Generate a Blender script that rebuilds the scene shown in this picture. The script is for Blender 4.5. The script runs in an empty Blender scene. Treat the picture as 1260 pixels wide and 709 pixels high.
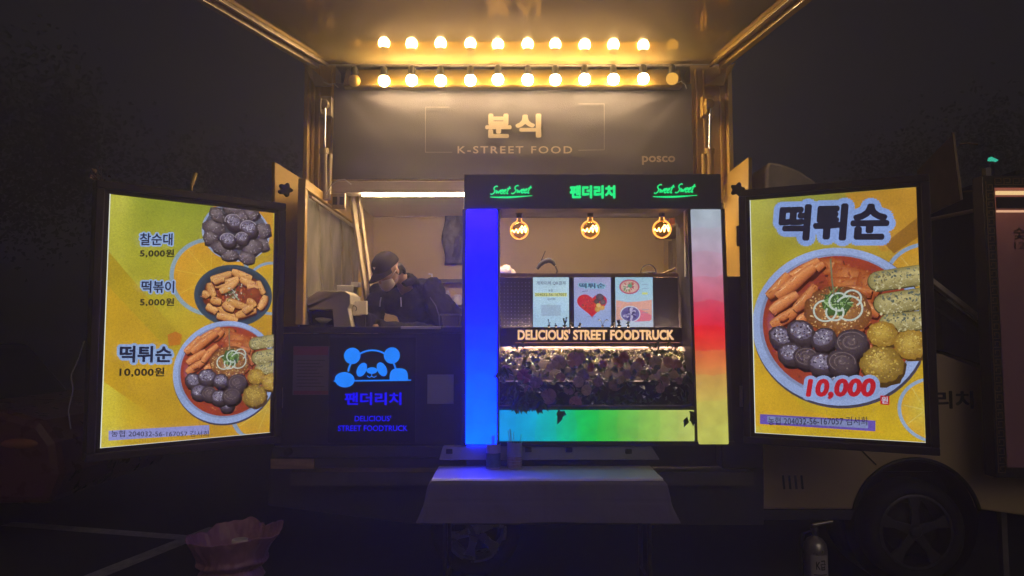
import bpy, bmesh, math, random
from mathutils import Vector, Matrix
R = math.radians
rnd = random.Random(11)
scene = bpy.context.scene
COL = scene.collection

# ------------------------------------------------------------------ camera
F, CX, CY, PITCH = 873.0, 630.0, 354.5, R(3.8)
CAMZ = 1.54
cd = bpy.data.cameras.new('camera')
cam = bpy.data.objects.new('camera', cd)
COL.objects.link(cam)
cam.location = (0, 0, CAMZ)
cam.rotation_euler = (R(90) + PITCH, 0, 0)
cd.sensor_width = 36.0
cd.lens = F / 1260.0 * 36.0
cd.clip_start = 0.05
cd.clip_end = 500
scene.camera = cam

# ------------------------------------------------------------------ night sky
world = bpy.data.worlds.new('World')
scene.world = world
world.use_nodes = True
wn = world.node_tree
bg = wn.nodes['Background']
sky = wn.nodes.new('ShaderNodeTexSky')
sky.sky_type = 'NISHITA'
sky.sun_disc = False
sky.sun_elevation = R(32)
sky.sun_rotation = R(160)
wmix = wn.nodes.new('ShaderNodeMixRGB')
wmix.inputs[0].default_value = 0.93
wmix.inputs[2].default_value = (0.92, 0.80, 1.10, 1)
wn.links.new(sky.outputs[0], wmix.inputs[1])
wn.links.new(wmix.outputs[0], bg.inputs[0])
bg.inputs[1].default_value = 0.0052

# faint spill of the market lights behind the viewer, as one very soft low sun
sl = bpy.data.lights.new('sun', 'SUN')
sl.energy = 0.15
sl.color = (1.0, 0.84, 0.70)
sl.angle = R(35)
so_ = bpy.data.objects.new('sun', sl)
COL.objects.link(so_)
so_.location = (6, -12, 10)
so_.rotation_euler = Vector((-0.30, 0.80, -0.52)).to_track_quat('-Z', 'Y').to_euler()

vs = scene.view_settings
vs.view_transform = 'Standard'
vs.look = 'None'
vs.exposure = 0.8
vs.gamma = 1.0
vs.use_curve_mapping = False
cy = scene.cycles
cy.use_denoising = True
cy.sample_clamp_indirect = 2.5
cy.caustics_reflective = False
cy.caustics_refractive = False
cy.max_bounces = 7
cy.diffuse_bounces = 3
cy.glossy_bounces = 4
cy.transmission_bounces = 4
cy.transparent_max_bounces = 8
cy.volume_bounces = 0
cy.volume_step_rate = 4.0

# ------------------------------------------------------------------ helpers
CP, SP = math.cos(PITCH), math.sin(PITCH)


def ray(px, py):
    dx, dy = px - CX, CY - py
    return Vector((dx, F * CP - dy * SP, F * SP + dy * CP))


def P(px, py, Y):
    d = ray(px, py)
    t = Y / d.y
    return Vector((d.x * t, Y, CAMZ + d.z * t))


def lin(c):
    if isinstance(c, (int, float)):
        c = (c, c, c)
    o = []
    for v in c[:3]:
        v = v / 255.0
        o.append(v / 12.92 if v <= 0.04045 else ((v + 0.055) / 1.055) ** 2.4)
    return tuple(o)


def _nodes(name):
    m = bpy.data.materials.new(name)
    m.use_nodes = True
    nt = m.node_tree
    nt.nodes.clear()
    out = nt.nodes.new('ShaderNodeOutputMaterial')
    return m, nt, out


def _noise(nt, scale, detail=4.0, coord='Object'):
    tc = nt.nodes.new('ShaderNodeTexCoord')
    n = nt.nodes.new('ShaderNodeTexNoise')
    n.inputs['Scale'].default_value = scale
    n.inputs['Detail'].default_value = detail
    nt.links.new(tc.outputs[coord], n.inputs['Vector'])
    return n


def pmat(name, color, rough=0.5, metal=0.0, var=0.25, scale=9.0, bump=0.0, bscale=40.0, spec=0.5,
         coat=0.0, coatior=1.5, coatrough=0.03, alpha=1.0, trans=0.0, rvar=0.15, stretch=None):
    m, nt, out = _nodes(name)
    b = nt.nodes.new('ShaderNodeBsdfPrincipled')
    nt.links.new(b.outputs[0], out.inputs[0])
    n = _noise(nt, scale)
    if stretch:
        mp = nt.nodes.new('ShaderNodeMapping')
        mp.inputs['Scale'].default_value = stretch
        src = n.inputs['Vector'].links[0].from_socket
        nt.links.new(src, mp.inputs[0])
        nt.links.new(mp.outputs[0], n.inputs['Vector'])
    mr = nt.nodes.new('ShaderNodeMapRange')
    mr.inputs[1].default_value = 0.25
    mr.inputs[2].default_value = 0.75
    mr.inputs[3].default_value = 1.0 - var
    mr.inputs[4].default_value = 1.0 + var
    nt.links.new(n.outputs[0], mr.inputs[0])
    vm = nt.nodes.new('ShaderNodeVectorMath')
    vm.operation = 'SCALE'
    vm.inputs[0].default_value = color[:3]
    nt.links.new(mr.outputs[0], vm.inputs['Scale'])
    nt.links.new(vm.outputs[0], b.inputs['Base Color'])
    mr2 = nt.nodes.new('ShaderNodeMapRange')
    mr2.inputs[1].default_value = 0.3
    mr2.inputs[2].default_value = 0.7
    mr2.inputs[3].default_value = max(0.02, rough - rvar * rough)
    mr2.inputs[4].default_value = min(1.0, rough + rvar * rough)
    nt.links.new(n.outputs[0], mr2.inputs[0])
    nt.links.new(mr2.outputs[0], b.inputs['Roughness'])
    b.inputs['Metallic'].default_value = metal
    b.inputs['Specular IOR Level'].default_value = spec
    b.inputs['Coat Weight'].default_value = coat
    b.inputs['Coat IOR'].default_value = coatior
    b.inputs['Coat Roughness'].default_value = coatrough
    b.inputs['Alpha'].default_value = alpha
    b.inputs['Transmission Weight'].default_value = trans
    if bump > 0:
        n2 = _noise(nt, bscale, 6.0)
        bp = nt.nodes.new('ShaderNodeBump')
        bp.inputs['Strength'].default_value = bump
        bp.inputs['Distance'].default_value = 0.01
        nt.links.new(n2.outputs[0], bp.inputs['Height'])
        nt.links.new(bp.outputs[0], b.inputs['Normal'])
    return m


def emat(name, color, strength=1.0, var=0.0, scale=8.0):
    m, nt, out = _nodes(name)
    e = nt.nodes.new('ShaderNodeEmission')
    e.inputs[0].default_value = (*color[:3], 1)
    strength *= 2.0 ** -0.8
    e.inputs[1].default_value = strength
    if var > 0:
        n = _noise(nt, scale)
        mr = nt.nodes.new('ShaderNodeMapRange')
        mr.inputs[1].default_value = 0.25
        mr.inputs[2].default_value = 0.75
        mr.inputs[3].default_value = strength * (1 - var)
        mr.inputs[4].default_value = strength * (1 + var)
        nt.links.new(n.outputs[0], mr.inputs[0])
        nt.links.new(mr.outputs[0], e.inputs[1])
    nt.links.new(e.outputs[0], out.inputs[0])
    return m


def artmat(name, strength=1.0, var=0.12, scale=60.0, gloss=0.25):
    """backlit print: emission from the printed colours, under a glossy film"""
    strength *= 2.0 ** -0.8
    m, nt, out = _nodes(name)
    b = nt.nodes.new('ShaderNodeBsdfPrincipled')
    b.inputs['Base Color'].default_value = (0.02, 0.02, 0.02, 1)
    b.inputs['Roughness'].default_value = gloss
    a = nt.nodes.new('ShaderNodeVertexColor')
    a.layer_name = 'Col'
    nt.links.new(a.outputs[0], b.inputs['Emission Color'])
    n = _noise(nt, scale, 5.0)
    mr = nt.nodes.new('ShaderNodeMapRange')
    mr.inputs[1].default_value = 0.25
    mr.inputs[2].default_value = 0.75
    mr.inputs[3].default_value = strength * (1 - var)
    mr.inputs[4].default_value = strength * (1 + var)
    nt.links.new(n.outputs[0], mr.inputs[0])
    n2 = _noise(nt, 5.0, 2.0)
    mr2 = nt.nodes.new('ShaderNodeMapRange')
    mr2.inputs[1].default_value = 0.3
    mr2.inputs[2].default_value = 0.7
    mr2.inputs[3].default_value = 0.88
    mr2.inputs[4].default_value = 1.12
    nt.links.new(n2.outputs[0], mr2.inputs[0])
    mm = nt.nodes.new('ShaderNodeMath')
    mm.operation = 'MULTIPLY'
    nt.links.new(mr.outputs[0], mm.inputs[0])
    nt.links.new(mr2.outputs[0], mm.inputs[1])
    nt.links.new(mm.outputs[0], b.inputs['Emission Strength'])
    nt.links.new(b.outputs[0], out.inputs[0])
    return m


def rampmat(name, axis, stops, strength=1.0, var=0.14):
    """LED diffuser panel whose colour runs along one axis of the panel (Generated coordinates)"""
    strength *= 2.0 ** -0.8
    m, nt, out = _nodes(name)
    e = nt.nodes.new('ShaderNodeEmission')
    tc = nt.nodes.new('ShaderNodeTexCoord')
    sx = nt.nodes.new('ShaderNodeSeparateXYZ')
    nt.links.new(tc.outputs['Generated'], sx.inputs[0])
    wob = nt.nodes.new('ShaderNodeTexNoise')
    wob.inputs['Scale'].default_value = 7.0
    nt.links.new(tc.outputs['Object'], wob.inputs['Vector'])
    ad = nt.nodes.new('ShaderNodeMath')
    ad.operation = 'MULTIPLY_ADD'
    ad.inputs[1].default_value = 0.05
    nt.links.new(wob.outputs[0], ad.inputs[0])
    nt.links.new(sx.outputs[axis], ad.inputs[2])
    cr = nt.nodes.new('ShaderNodeValToRGB')
    cr.color_ramp.interpolation = 'B_SPLINE'
    el = cr.color_ramp.elements
    while len(el) > 1:
        el.remove(el[-1])
    el[0].position = stops[0][0]
    el[0].color = (*lin(stops[0][1]), 1)
    for p, c in stops[1:]:
        k = el.new(p)
        k.color = (*lin(c), 1)
    # the panel is lit by separate LED modules, so its colour moves on in soft steps
    sn = nt.nodes.new('ShaderNodeMath')
    sn.operation = 'SNAP'
    sn.inputs[1].default_value = 0.105
    nt.links.new(ad.outputs[0], sn.inputs[0])
    so = nt.nodes.new('ShaderNodeMath')
    so.operation = 'ADD'
    so.inputs[1].default_value = 0.05
    nt.links.new(sn.outputs[0], so.inputs[0])
    mxs = nt.nodes.new('ShaderNodeMix')
    mxs.inputs[0].default_value = 0.38
    nt.links.new(ad.outputs[0], mxs.inputs[2])
    nt.links.new(so.outputs[0], mxs.inputs[3])
    nt.links.new(mxs.outputs[0], cr.inputs[0])
    nt.links.new(cr.outputs[0], e.inputs[0])
    n = nt.nodes.new('ShaderNodeTexNoise')
    n.inputs['Scale'].default_value = 11.0
    n.inputs['Detail'].default_value = 3.0
    nt.links.new(tc.outputs['Object'], n.inputs['Vector'])
    mr = nt.nodes.new('ShaderNodeMapRange')
    mr.inputs[1].default_value = 0.3
    mr.inputs[2].default_value = 0.7
    mr.inputs[3].default_value = strength * (1 - var)
    mr.inputs[4].default_value = strength * (1 + var)
    nt.links.new(n.outputs[0], mr.inputs[0])
    nt.links.new(mr.outputs[0], e.inputs[1])
    nt.links.new(e.outputs[0], out.inputs[0])
    return m


ORI = {}


def thing(name, label, cat, loc=(0, 0, 0), group=None):
    o = bpy.data.objects.new(name, None)
    o.empty_display_size = 0.1
    o.location = loc
    COL.objects.link(o)
    tag(o, label, cat, group)
    ORI[o.name] = Vector(loc)
    return o


def tag(o, label, cat, group=None):
    o['label'] = label
    o['category'] = cat
    if group:
        o['group'] = group
    return o


class Geo:
    def __init__(s):
        s.v, s.f, s.c, s.sm = [], [], [], []

    def add(s, vs, fs, col=None, smooth=False):
        b = len(s.v)
        s.v += [Vector(v) for v in vs]
        for f in fs:
            s.f.append([b + i for i in f])
            s.sm.append(smooth)
            if col is None:
                s.c.append(None)
            elif callable(col):
                s.c.append([col(i) for i in f])
            else:
                s.c.append([col] * len(f))
        return s

    def box(s, a, b):
        x0, y0, z0 = [min(a[i], b[i]) for i in range(3)]
        x1, y1, z1 = [max(a[i], b[i]) for i in range(3)]
        return s.add([(x0, y0, z0), (x1, y0, z0), (x1, y1, z0), (x0, y1, z0), (x0, y0, z1), (x1, y0, z1), (x1, y1, z1), (x0, y1, z1)],
                     [(0, 3, 2, 1), (4, 5, 6, 7), (0, 1, 5, 4), (1, 2, 6, 5), (2, 3, 7, 6), (3, 0, 4, 7)])

    def pbox(s, x0, y0, x1, y1, Y0, Y1):
        """box whose front face at depth Y0 spans those photo pixels, reaching back to Y1"""
        a, b = P(x0, y0, Y0), P(x1, y1, Y0)
        return s.box((a.x, Y0, a.z), (b.x, Y1, b.z))

    def obox(s, c, u, v, w):
        c, u, v, w = map(Vector, (c, u, v, w))
        vs = [c + i * u + j * v + k * w for k in (-1, 1) for (i, j) in ((-1, -1), (1, -1), (1, 1), (-1, 1))]
        return s.add(vs, [(0, 3, 2, 1), (4, 5, 6, 7), (0, 1, 5, 4), (1, 2, 6, 5), (2, 3, 7, 6), (3, 0, 4, 7)])

    def prism(s, pts, off):
        pts = [Vector(p) for p in pts]
        off = Vector(off)
        n = len(pts)
        fs = [tuple(range(n)), tuple(reversed(range(n, 2 * n)))]
        fs += [((i + 1) % n, i, n + i, n + (i + 1) % n) for i in range(n)]
        return s.add(pts + [p + off for p in pts], fs)

    def tube(s, pts, r, n=8, caps=True, smooth=True):
        pts = [Vector(p) for p in pts]
        rs = r if isinstance(r, (list, tuple)) else [r] * len(pts)
        vs, fs = [], []
        prev = None
        for i, p in enumerate(pts):
            t = (pts[min(i + 1, len(pts) - 1)] - pts[max(i - 1, 0)]).normalized()
            if prev is None:
                a = Vector((0, 0, 1)) if abs(t.z) < 0.9 else Vector((1, 0, 0))
                x = t.cross(a).normalized()
            else:
                x = (prev - t * prev.dot(t)).normalized()
            prev = x
            y = t.cross(x)
            for k in range(n):
                an = 2 * math.pi * k / n
                vs.append(p + (x * math.cos(an) + y * math.sin(an)) * rs[i])
        for i in range(len(pts) - 1):
            for k in range(n):
                k2 = (k + 1) % n
                fs.append((i * n + k, i * n + k2, (i + 1) * n + k2, (i + 1) * n + k))
        s.add(vs, fs, None, smooth)
        if caps:
            s.add(vs[:n], [tuple(reversed(range(n)))])
            s.add(vs[-n:], [tuple(range(n))])
        return s

    def lathe(s, c, prof, n=20, axis='z', smooth=True):
        """prof: (radius, height) pairs along the axis from centre c"""
        c = Vector(c)
        vs, fs = [], []
        for (r, h) in prof:
            for k in range(n):
                a = 2 * math.pi * k / n
                x, y = r * math.cos(a), r * math.sin(a)
                if axis == 'z':
                    vs.append(c + Vector((x, y, h)))
                else:
                    vs.append(c + Vector((x, h, y)))
        for i in range(len(prof) - 1):
            for k in range(n):
                k2 = (k + 1) % n
                q = (i * n + k, i * n + k2, (i + 1) * n + k2, (i + 1) * n + k)
                fs.append(q if axis == 'z' else tuple(reversed(q)))
        return s.add(vs, fs, None, smooth)

    def ball(s, c, r, nu=16, nv=10, sc=(1, 1, 1)):
        c = Vector(c)
        vs, fs = [c + Vector((0, 0, -r * sc[2]))], []
        for j in range(1, nv):
            a = -math.pi / 2 + math.pi * j / nv
            for i in range(nu):
                b = 2 * math.pi * i / nu
                vs.append(c + Vector((r * sc[0] * math.cos(a) * math.cos(b), r * sc[1] * math.cos(a) * math.sin(b), r * sc[2] * math.sin(a))))
        vs.append(c + Vector((0, 0, r * sc[2])))
        for i in range(nu):
            fs.append((0, 1 + (i + 1) % nu, 1 + i))
            fs.append((len(vs) - 1, len(vs) - 1 - nu + i, len(vs) - 1 - nu + (i + 1) % nu))
        for j in range(nv - 2):
            for i in range(nu):
                a, b = 1 + j * nu + i, 1 + j * nu + (i + 1) % nu
                fs.append((a, b, b + nu, a + nu))
        return s.add(vs, fs, None, True)

    def grid(s, fn, nu, nv, col=None, smooth=True):
        vs = [fn(i / nu, j / nv) for j in range(nv + 1) for i in range(nu + 1)]
        fs = [(j * (nu + 1) + i, j * (nu + 1) + i + 1, (j + 1) * (nu + 1) + i + 1, (j + 1) * (nu + 1) + i) for j in range(nv) for i in range(nu)]
        return s.add(vs, fs, col, smooth)

    def build(s, name, mat, parent=None, bevel=0.0, label=None, kind=None, origin=None, subsurf=0, solid=0.0):
        root = parent
        while root is not None and root.parent is not None:
            root = root.parent
        if root is not None:
            o = ORI[root.name]
        else:
            o = Vector(origin) if origin is not None else Vector((0, 0, 0))
        me = bpy.data.meshes.new(name)
        me.from_pydata([v - o for v in s.v], [], s.f)
        if any(c is not None for c in s.c):
            at = me.color_attributes.new('Col', 'FLOAT_COLOR', 'CORNER')
            flat = []
            for f, c in zip(s.f, s.c):
                for k in range(len(f)):
                    cc = c[k] if c is not None else (0.5, 0.5, 0.5)
                    flat += [cc[0], cc[1], cc[2], 1.0]
            at.data.foreach_set('color', flat)
        me.polygons.foreach_set('use_smooth', s.sm)
        me.update()
        for mm in (mat if isinstance(mat, (list, tuple)) else [mat]):
            me.materials.append(mm)
        ob = bpy.data.objects.new(name, me)
        COL.objects.link(ob)
        if parent is not None:
            ob.parent = parent
        elif origin is not None:
            ob.location = o
        if solid > 0:
            sd = ob.modifiers.new('solid', 'SOLIDIFY')
            sd.thickness = solid
            sd.offset = 0
        if bevel > 0:
            bv = ob.modifiers.new('bevel', 'BEVEL')
            bv.width = bevel
            bv.segments = 2
            bv.limit_method = 'ANGLE'
            bv.angle_limit = R(40)
        if subsurf:
            sb = ob.modifiers.new('subsurf', 'SUBSURF')
            sb.levels = sb.render_levels = subsurf
        if label:
            ob['label'] = label
        if kind:
            ob['kind'] = kind
        if parent is None:
            ORI[ob.name] = o
        return ob


def text_raw(txt, bold=0.0, shear=0.0, spacing=1.0, ext=0.0):
    """glyph outlines of a string as flat triangles in a 1-unit em (built in font)"""
    cu = bpy.data.curves.new('glyphs', 'FONT')
    cu.body = txt
    cu.size = 1.0
    cu.shear = shear
    cu.space_character = spacing
    cu.extrude = ext
    cu.resolution_u = 3
    ob = bpy.data.objects.new('glyphs', cu)
    COL.objects.link(ob)
    dg = bpy.context.evaluated_depsgraph_get()
    me = bpy.data.meshes.new_from_object(ob.evaluated_get(dg))
    vs = [v.co.copy() for v in me.vertices]
    fs = [tuple(p.vertices) for p in me.polygons]
    bpy.data.objects.remove(ob)
    bpy.data.curves.remove(cu)
    bpy.data.meshes.remove(me)
    if bold > 0:
        # heavier strokes with round corners: the glyphs repeated round a small circle
        n = 10 if bold < 0.06 else 18
        v0, f0 = vs, fs
        vs, fs = [], []
        for k in range(n + 1):
            a = 2 * math.pi * k / n
            d = Vector((bold * math.cos(a), bold * math.sin(a), 0)) if k < n else Vector((0, 0, 0))
            b = len(vs)
            for v in v0:
                vs.append(Vector((v.x + d.x, v.y + d.y, v.z + (k * 1.0 / (n + 1) if ext == 0 else v.z * 0.004 * k))))
            fs += [tuple(i + b for i in q) for q in f0]
    return vs, fs


class Canvas:
    """a plane in the world on which flat artwork is laid in thin layers"""

    def __init__(s, O, u, v=(0, 0, 1), step=1.2e-5):
        s.O, s.u, s.v = Vector(O), Vector(u).normalized(), Vector(v).normalized()
        s.n = s.u.cross(s.v)
        s.g = Geo()
        s.h = 0.0
        s.step = step
        s.clip = None

    def uv(s, px, py):
        d = ray(px, py)
        c = Vector((0, 0, CAMZ))
        t = (s.O - c).dot(s.n) / d.dot(s.n)
        p = c + d * t - s.O
        return p.dot(s.u), p.dot(s.v)

    def w(s, a, b, h=None):
        if s.clip:
            a = min(max(a, s.clip[0]), s.clip[2])
            b = min(max(b, s.clip[1]), s.clip[3])
        return s.O + s.u * a + s.v * b + s.n * (s.h if h is None else h)

    def wp(s, px, py, h=0.0):
        a, b = s.uv(px, py)
        return s.O + s.u * a + s.v * b + s.n * h

    def up(s):
        s.h += s.step

    def poly(s, pts, col):
        s.up()
        s.g.add([s.w(a, b) for a, b in pts], [tuple(range(len(pts)))], col)

    def ppoly(s, pts, col):
        s.poly([s.uv(*p) for p in pts], col)

    def fan(s, pts, ctr, ccol, ecol):
        s.up()
        n = len(pts)
        s.g.add([s.w(*ctr)] + [s.w(a, b) for a, b in pts], [(0, 1 + i, 1 + (i + 1) % n) for i in range(n)], lambda i: ccol if i == 0 else ecol)

    def ell(s, c, rx, ry, ccol, ecol=None, rot=0.0, n=28, wob=0.0, off=(0, 0)):
        cr, sr = math.cos(rot), math.sin(rot)
        pts = []
        for k in range(n):
            a = 2 * math.pi * k / n
            q = 1 + wob * rnd.uniform(-1, 1)
            x, y = rx * q * math.cos(a), ry * q * math.sin(a)
            pts.append((c[0] + x * cr - y * sr, c[1] + x * sr + y * cr))
        s.fan(pts, (c[0] + off[0] * rx, c[1] + off[1] * ry), ccol, ecol or ccol)

    def ring(s, c, r0, r1, col, a0=0.0, a1=2 * math.pi, n=32, sy=1.0):
        s.up()
        vs, fs = [], []
        for k in range(n + 1):
            a = a0 + (a1 - a0) * k / n
            for r in (r0, r1):
                vs.append(s.w(c[0] + r * math.cos(a), c[1] + r * sy * math.sin(a)))
        for k in range(n):
            fs.append((2 * k, 2 * k + 1, 2 * k + 3, 2 * k + 2))
        s.g.add(vs, fs, col)

    def capsule(s, a, b, r, ccol, ecol, n=8):
        a, b = Vector(a), Vector(b)
        d = (b - a).normalized()
        ang = math.atan2(d.y, d.x)
        pts = []
        for k in range(n + 1):
            t = ang + math.pi / 2 + math.pi * k / n
            pts.append((a.x + r * math.cos(t), a.y + r * math.sin(t)))
        for k in range(n + 1):
            t = ang - math.pi / 2 + math.pi * k / n
            pts.append((b.x + r * math.cos(t), b.y + r * math.sin(t)))
        s.poly(pts, ecol)
        sp = r * 0.35
        s.up()
        m = len(pts)
        # spine strip toward the upper side gives the roundness of the printed food
        o = Vector((-d.y, d.x))
        if o.y < 0:
            o = -o
        sa, sb = a + o * sp, b + o * sp
        s.g.add([s.w(*p) for p in pts] + [s.w(*sa), s.w(*sb)],
                [(i, (i + 1) % m, m) for i in range(n)] + [(n, n + 1, m + 1, m)] + [(i, (i + 1) % m, m + 1) for i in range(n + 1, m - 1)] + [(m - 1, 0, m, m + 1)],
                lambda i: ccol if i >= m else ecol)

    def strip(s, spine, wid, cols):
        """a rounded band along a bent spine, coloured across by five columns"""
        s.up()
        vs, n = [], len(spine)
        offs = (-1.0, -0.55, 0.12, 0.6, 1.0)
        cc = []
        for i, p in enumerate(spine):
            a = Vector(spine[max(0, i - 1)])
            b = Vector(spine[min(n - 1, i + 1)])
            d = (b - a).normalized()
            o = Vector((-d.y, d.x))
            if o.y < 0:
                o = -o
            for k, q in enumerate(offs):
                vs.append(s.w(p[0] + o.x * wid[i] * q, p[1] + o.y * wid[i] * q))
                cc.append(cols[k])
        fs = [(i * 5 + k, i * 5 + k + 1, i * 5 + k + 6, i * 5 + k + 5) for i in range(n - 1) for k in range(4)]
        s.g.add(vs, fs, lambda i: cc[i])

    def line(s, pts, wd, col):
        for i in range(len(pts) - 1):
            a, b = Vector(pts[i]), Vector(pts[i + 1])
            d = (b - a)
            if d.length < 1e-9:
                continue
            d.normalize()
            o = Vector((-d.y, d.x)) * wd / 2
            a, b = a - d * wd * 0.3, b + d * wd * 0.3
            s.poly([tuple(a + o), tuple(a - o), tuple(b - o), tuple(b + o)], col)

    def text(s, txt, box, col, bold=0.02, shear=0.0, spacing=1.0, outline=None, ocol=None, thick=None):
        """string fitted in the photo-pixel box; outline = sticker border in em"""
        x0, y0, x1, y1 = box
        a0 = s.uv(x0, y1)
        a1 = s.uv(x1, y1)
        a2 = s.uv(x0, y0)
        vs, fs = text_raw(txt, bold, shear, spacing)
        mx0, mx1 = min(v.x for v in vs), max(v.x for v in vs)
        my0, my1 = min(v.y for v in vs), max(v.y for v in vs)

        def mapped(vs2, base, zs):
            out = []
            for v in vs2:
                p, q = (v.x - mx0) / (mx1 - mx0), (v.y - my0) / (my1 - my0)
                a = a0[0] + (a1[0] - a0[0]) * p
                b = a0[1] + (a1[1] - a0[1]) * p + (a2[1] - a0[1]) * q
                out.append(s.w(a, b, base + zs * v.z))
            return out
        if outline:
            vo, fo = text_raw(txt, outline, shear, spacing)
            s.up()
            s.g.add(mapped(vo, s.h + s.step, s.step * 8), fo, ocol)
            s.h += s.step * 10
        s.up()
        s.g.add(mapped(vs, s.h + s.step, s.step * 6), fs, col)
        s.h += s.step * 8


def text_geo(txt, cv, box, depth, bold=0.02, shear=0.0, spacing=1.0):
    """solid letters fitted in the photo-pixel box on canvas cv, standing `depth` proud"""
    x0, y0, x1, y1 = box
    a0, a1, a2 = cv.uv(x0, y1), cv.uv(x1, y1), cv.uv(x0, y0)
    vs, fs = text_raw(txt, bold, shear, spacing, ext=0.05)
    mx0, mx1 = min(v.x for v in vs), max(v.x for v in vs)
    my0, my1 = min(v.y for v in vs), max(v.y for v in vs)
    mz0, mz1 = min(v.z for v in vs), max(v.z for v in vs)
    g = Geo()
    out = []
    for v in vs:
        p, q, r = (v.x - mx0) / (mx1 - mx0), (v.y - my0) / (my1 - my0), (v.z - mz0) / max(1e-6, mz1 - mz0)
        a = a0[0] + (a1[0] - a0[0]) * p
        b = a0[1] + (a1[1] - a0[1]) * p + (a2[1] - a0[1]) * q
        out.append(cv.w(a, b, 0.0006 + depth * r))
    g.add(out, fs)
    return g


def copy_tree(o, parent=None):
    c = o.copy()
    COL.objects.link(c)
    if parent is not None:
        c.parent = parent
    for ch in list(o.children):
        copy_tree(ch, c)
    return c

# ------------------------------------------------------------------ materials
M = {}
M['asphalt'] = pmat('asphalt', (0.045, 0.043, 0.045), 0.85, var=0.35, scale=3, bump=0.6, bscale=120)
M['roadpaint'] = pmat('road_paint', (0.5, 0.48, 0.45), 0.8, var=0.35, scale=14, bump=0.3, bscale=90)
M['yellow'] = pmat('yellow_paint', (0.58, 0.36, 0.075), 0.42, var=0.13, scale=5, coat=0.2, rvar=0.3)
M['cabyellow'] = pmat('cab_paint', (0.62, 0.46, 0.24), 0.4, var=0.1, scale=3, coat=0.3)
M['gold'] = pmat('gold_metal', (0.17, 0.105, 0.012), 0.45, metal=0.2, var=0.15, scale=4, stretch=(1, 8, 12))
M['alu'] = pmat('weathered_aluminium', (0.44, 0.35, 0.24), 0.45, metal=0.6, var=0.22, scale=7, stretch=(4, 4, 1))
M['pillar'] = pmat('gold_grey_pillar', (0.52, 0.34, 0.11), 0.45, metal=0.3, var=0.2, scale=6, stretch=(4, 4, 1))
M['steel'] = pmat('bare_steel', (0.55, 0.52, 0.48), 0.25, metal=0.95, var=0.1)
M['chrome'] = pmat('polished_rod', (0.8, 0.8, 0.8), 0.12, metal=1.0, var=0.05)
M['ceiling'] = pmat('canopy_sheet', (0.74, 0.55, 0.20), 0.055, metal=0.5, var=0.14, scale=2.2, rvar=0.3, stretch=(1, 0.4, 1))
M['banner'] = pmat('charcoal_fabric', (0.115, 0.10, 0.115), 0.75, var=0.1, scale=3, bump=0.25, bscale=260)
M['cream'] = pmat('cream_lettering', (0.62, 0.50, 0.36), 0.6, var=0.06)
M['inner'] = pmat('inside_wall_panel', (0.58, 0.43, 0.185), 0.6, var=0.12, scale=1.6, rvar=0.2)
M['innerdark'] = pmat('inside_floor', (0.10, 0.09, 0.08), 0.6)
M['dark'] = pmat('dark_panel', (0.028, 0.026, 0.032), 0.45, var=0.25, scale=6)
M['skirt'] = pmat('dark_side_skirt', (0.055, 0.052, 0.062), 0.55, var=0.25, scale=4)
M['black'] = pmat('black_plastic', (0.014, 0.013, 0.014), 0.38, var=0.25)
M['blackframe'] = pmat('black_metal_frame', (0.032, 0.024, 0.024), 0.42, var=0.25, scale=12)
M['rubber'] = pmat('tyre_rubber', (0.018, 0.017, 0.018), 0.8, var=0.2, bump=0.3, bscale=60)
M['rim'] = pmat('alloy_rim', (0.42, 0.42, 0.44), 0.28, metal=0.9, var=0.12)
M['darkrim'] = pmat('dark_alloy_rim', (0.10, 0.095, 0.095), 0.4, metal=0.8, var=0.15)
M['glass'] = pmat('dark_window_glass', (0.012, 0.012, 0.014), 0.06, var=0.1, coat=0.5)
M['vinyl'] = pmat('clear_grey_vinyl', (0.21, 0.195, 0.18), 0.22, var=0.45, scale=5, bump=0.5, bscale=12, stretch=(1, 2.2, 0.7))
M['wood'] = pmat('bare_plywood', (0.33, 0.21, 0.11), 0.7, var=0.3, scale=10, stretch=(1, 1, 6))
M['white'] = pmat('white_plastic', (0.62, 0.60, 0.56), 0.35, var=0.06)
M['creamplastic'] = pmat('cream_plastic', (0.56, 0.50, 0.41), 0.32, var=0.08)
M['paper'] = pmat('white_paper', (0.7, 0.69, 0.66), 0.8, var=0.05)
M['cloth'] = pmat('mauve_cloth', (0.21, 0.18, 0.27), 0.5, var=0.08, scale=6, bump=0.2, bscale=30)
M['bag'] = pmat('pink_plastic_bag', (0.42, 0.20, 0.27), 0.35, var=0.25, scale=9, bump=0.6, bscale=22)
M['blackbag'] = pmat('black_polythene', (0.03, 0.027, 0.03), 0.28, var=0.3, bump=0.9, bscale=26)
M['bulboff'] = pmat('unlit_amber_bulb', (0.72, 0.50, 0.10), 0.25, var=0.05)
M['bulb'] = emat('lit_bulb', (1.0, 0.73, 0.37), 130.0)
M['bulb_dim'] = emat('lit_bulb_dimmer', (1.0, 0.69, 0.34), 92.0)
M['bulbamber'] = emat('dim_amber_bulb', (1.0, 0.50, 0.07), 0.9)
M['tube'] = emat('lit_tube', (1.0, 0.73, 0.40), 135.0)
M['globeglow'] = None
M['green'] = emat('green_neon', lin((10, 235, 125)), 1.1)
M['pandablue'] = emat('panda_blue', lin((22, 132, 255)), 1.0, 0.1)
M['deepblue'] = emat('deep_blue_letters', lin((10, 0, 232)), 1.1, 0.2, 40)
M['warmletters'] = emat('warm_backlit_letters', lin((255, 200, 140)), 1.0, 0.22, 30)
M['pinkline'] = emat('planter_strip', (1.0, 0.40, 0.25), 0.9, 0.3, 6)

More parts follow.
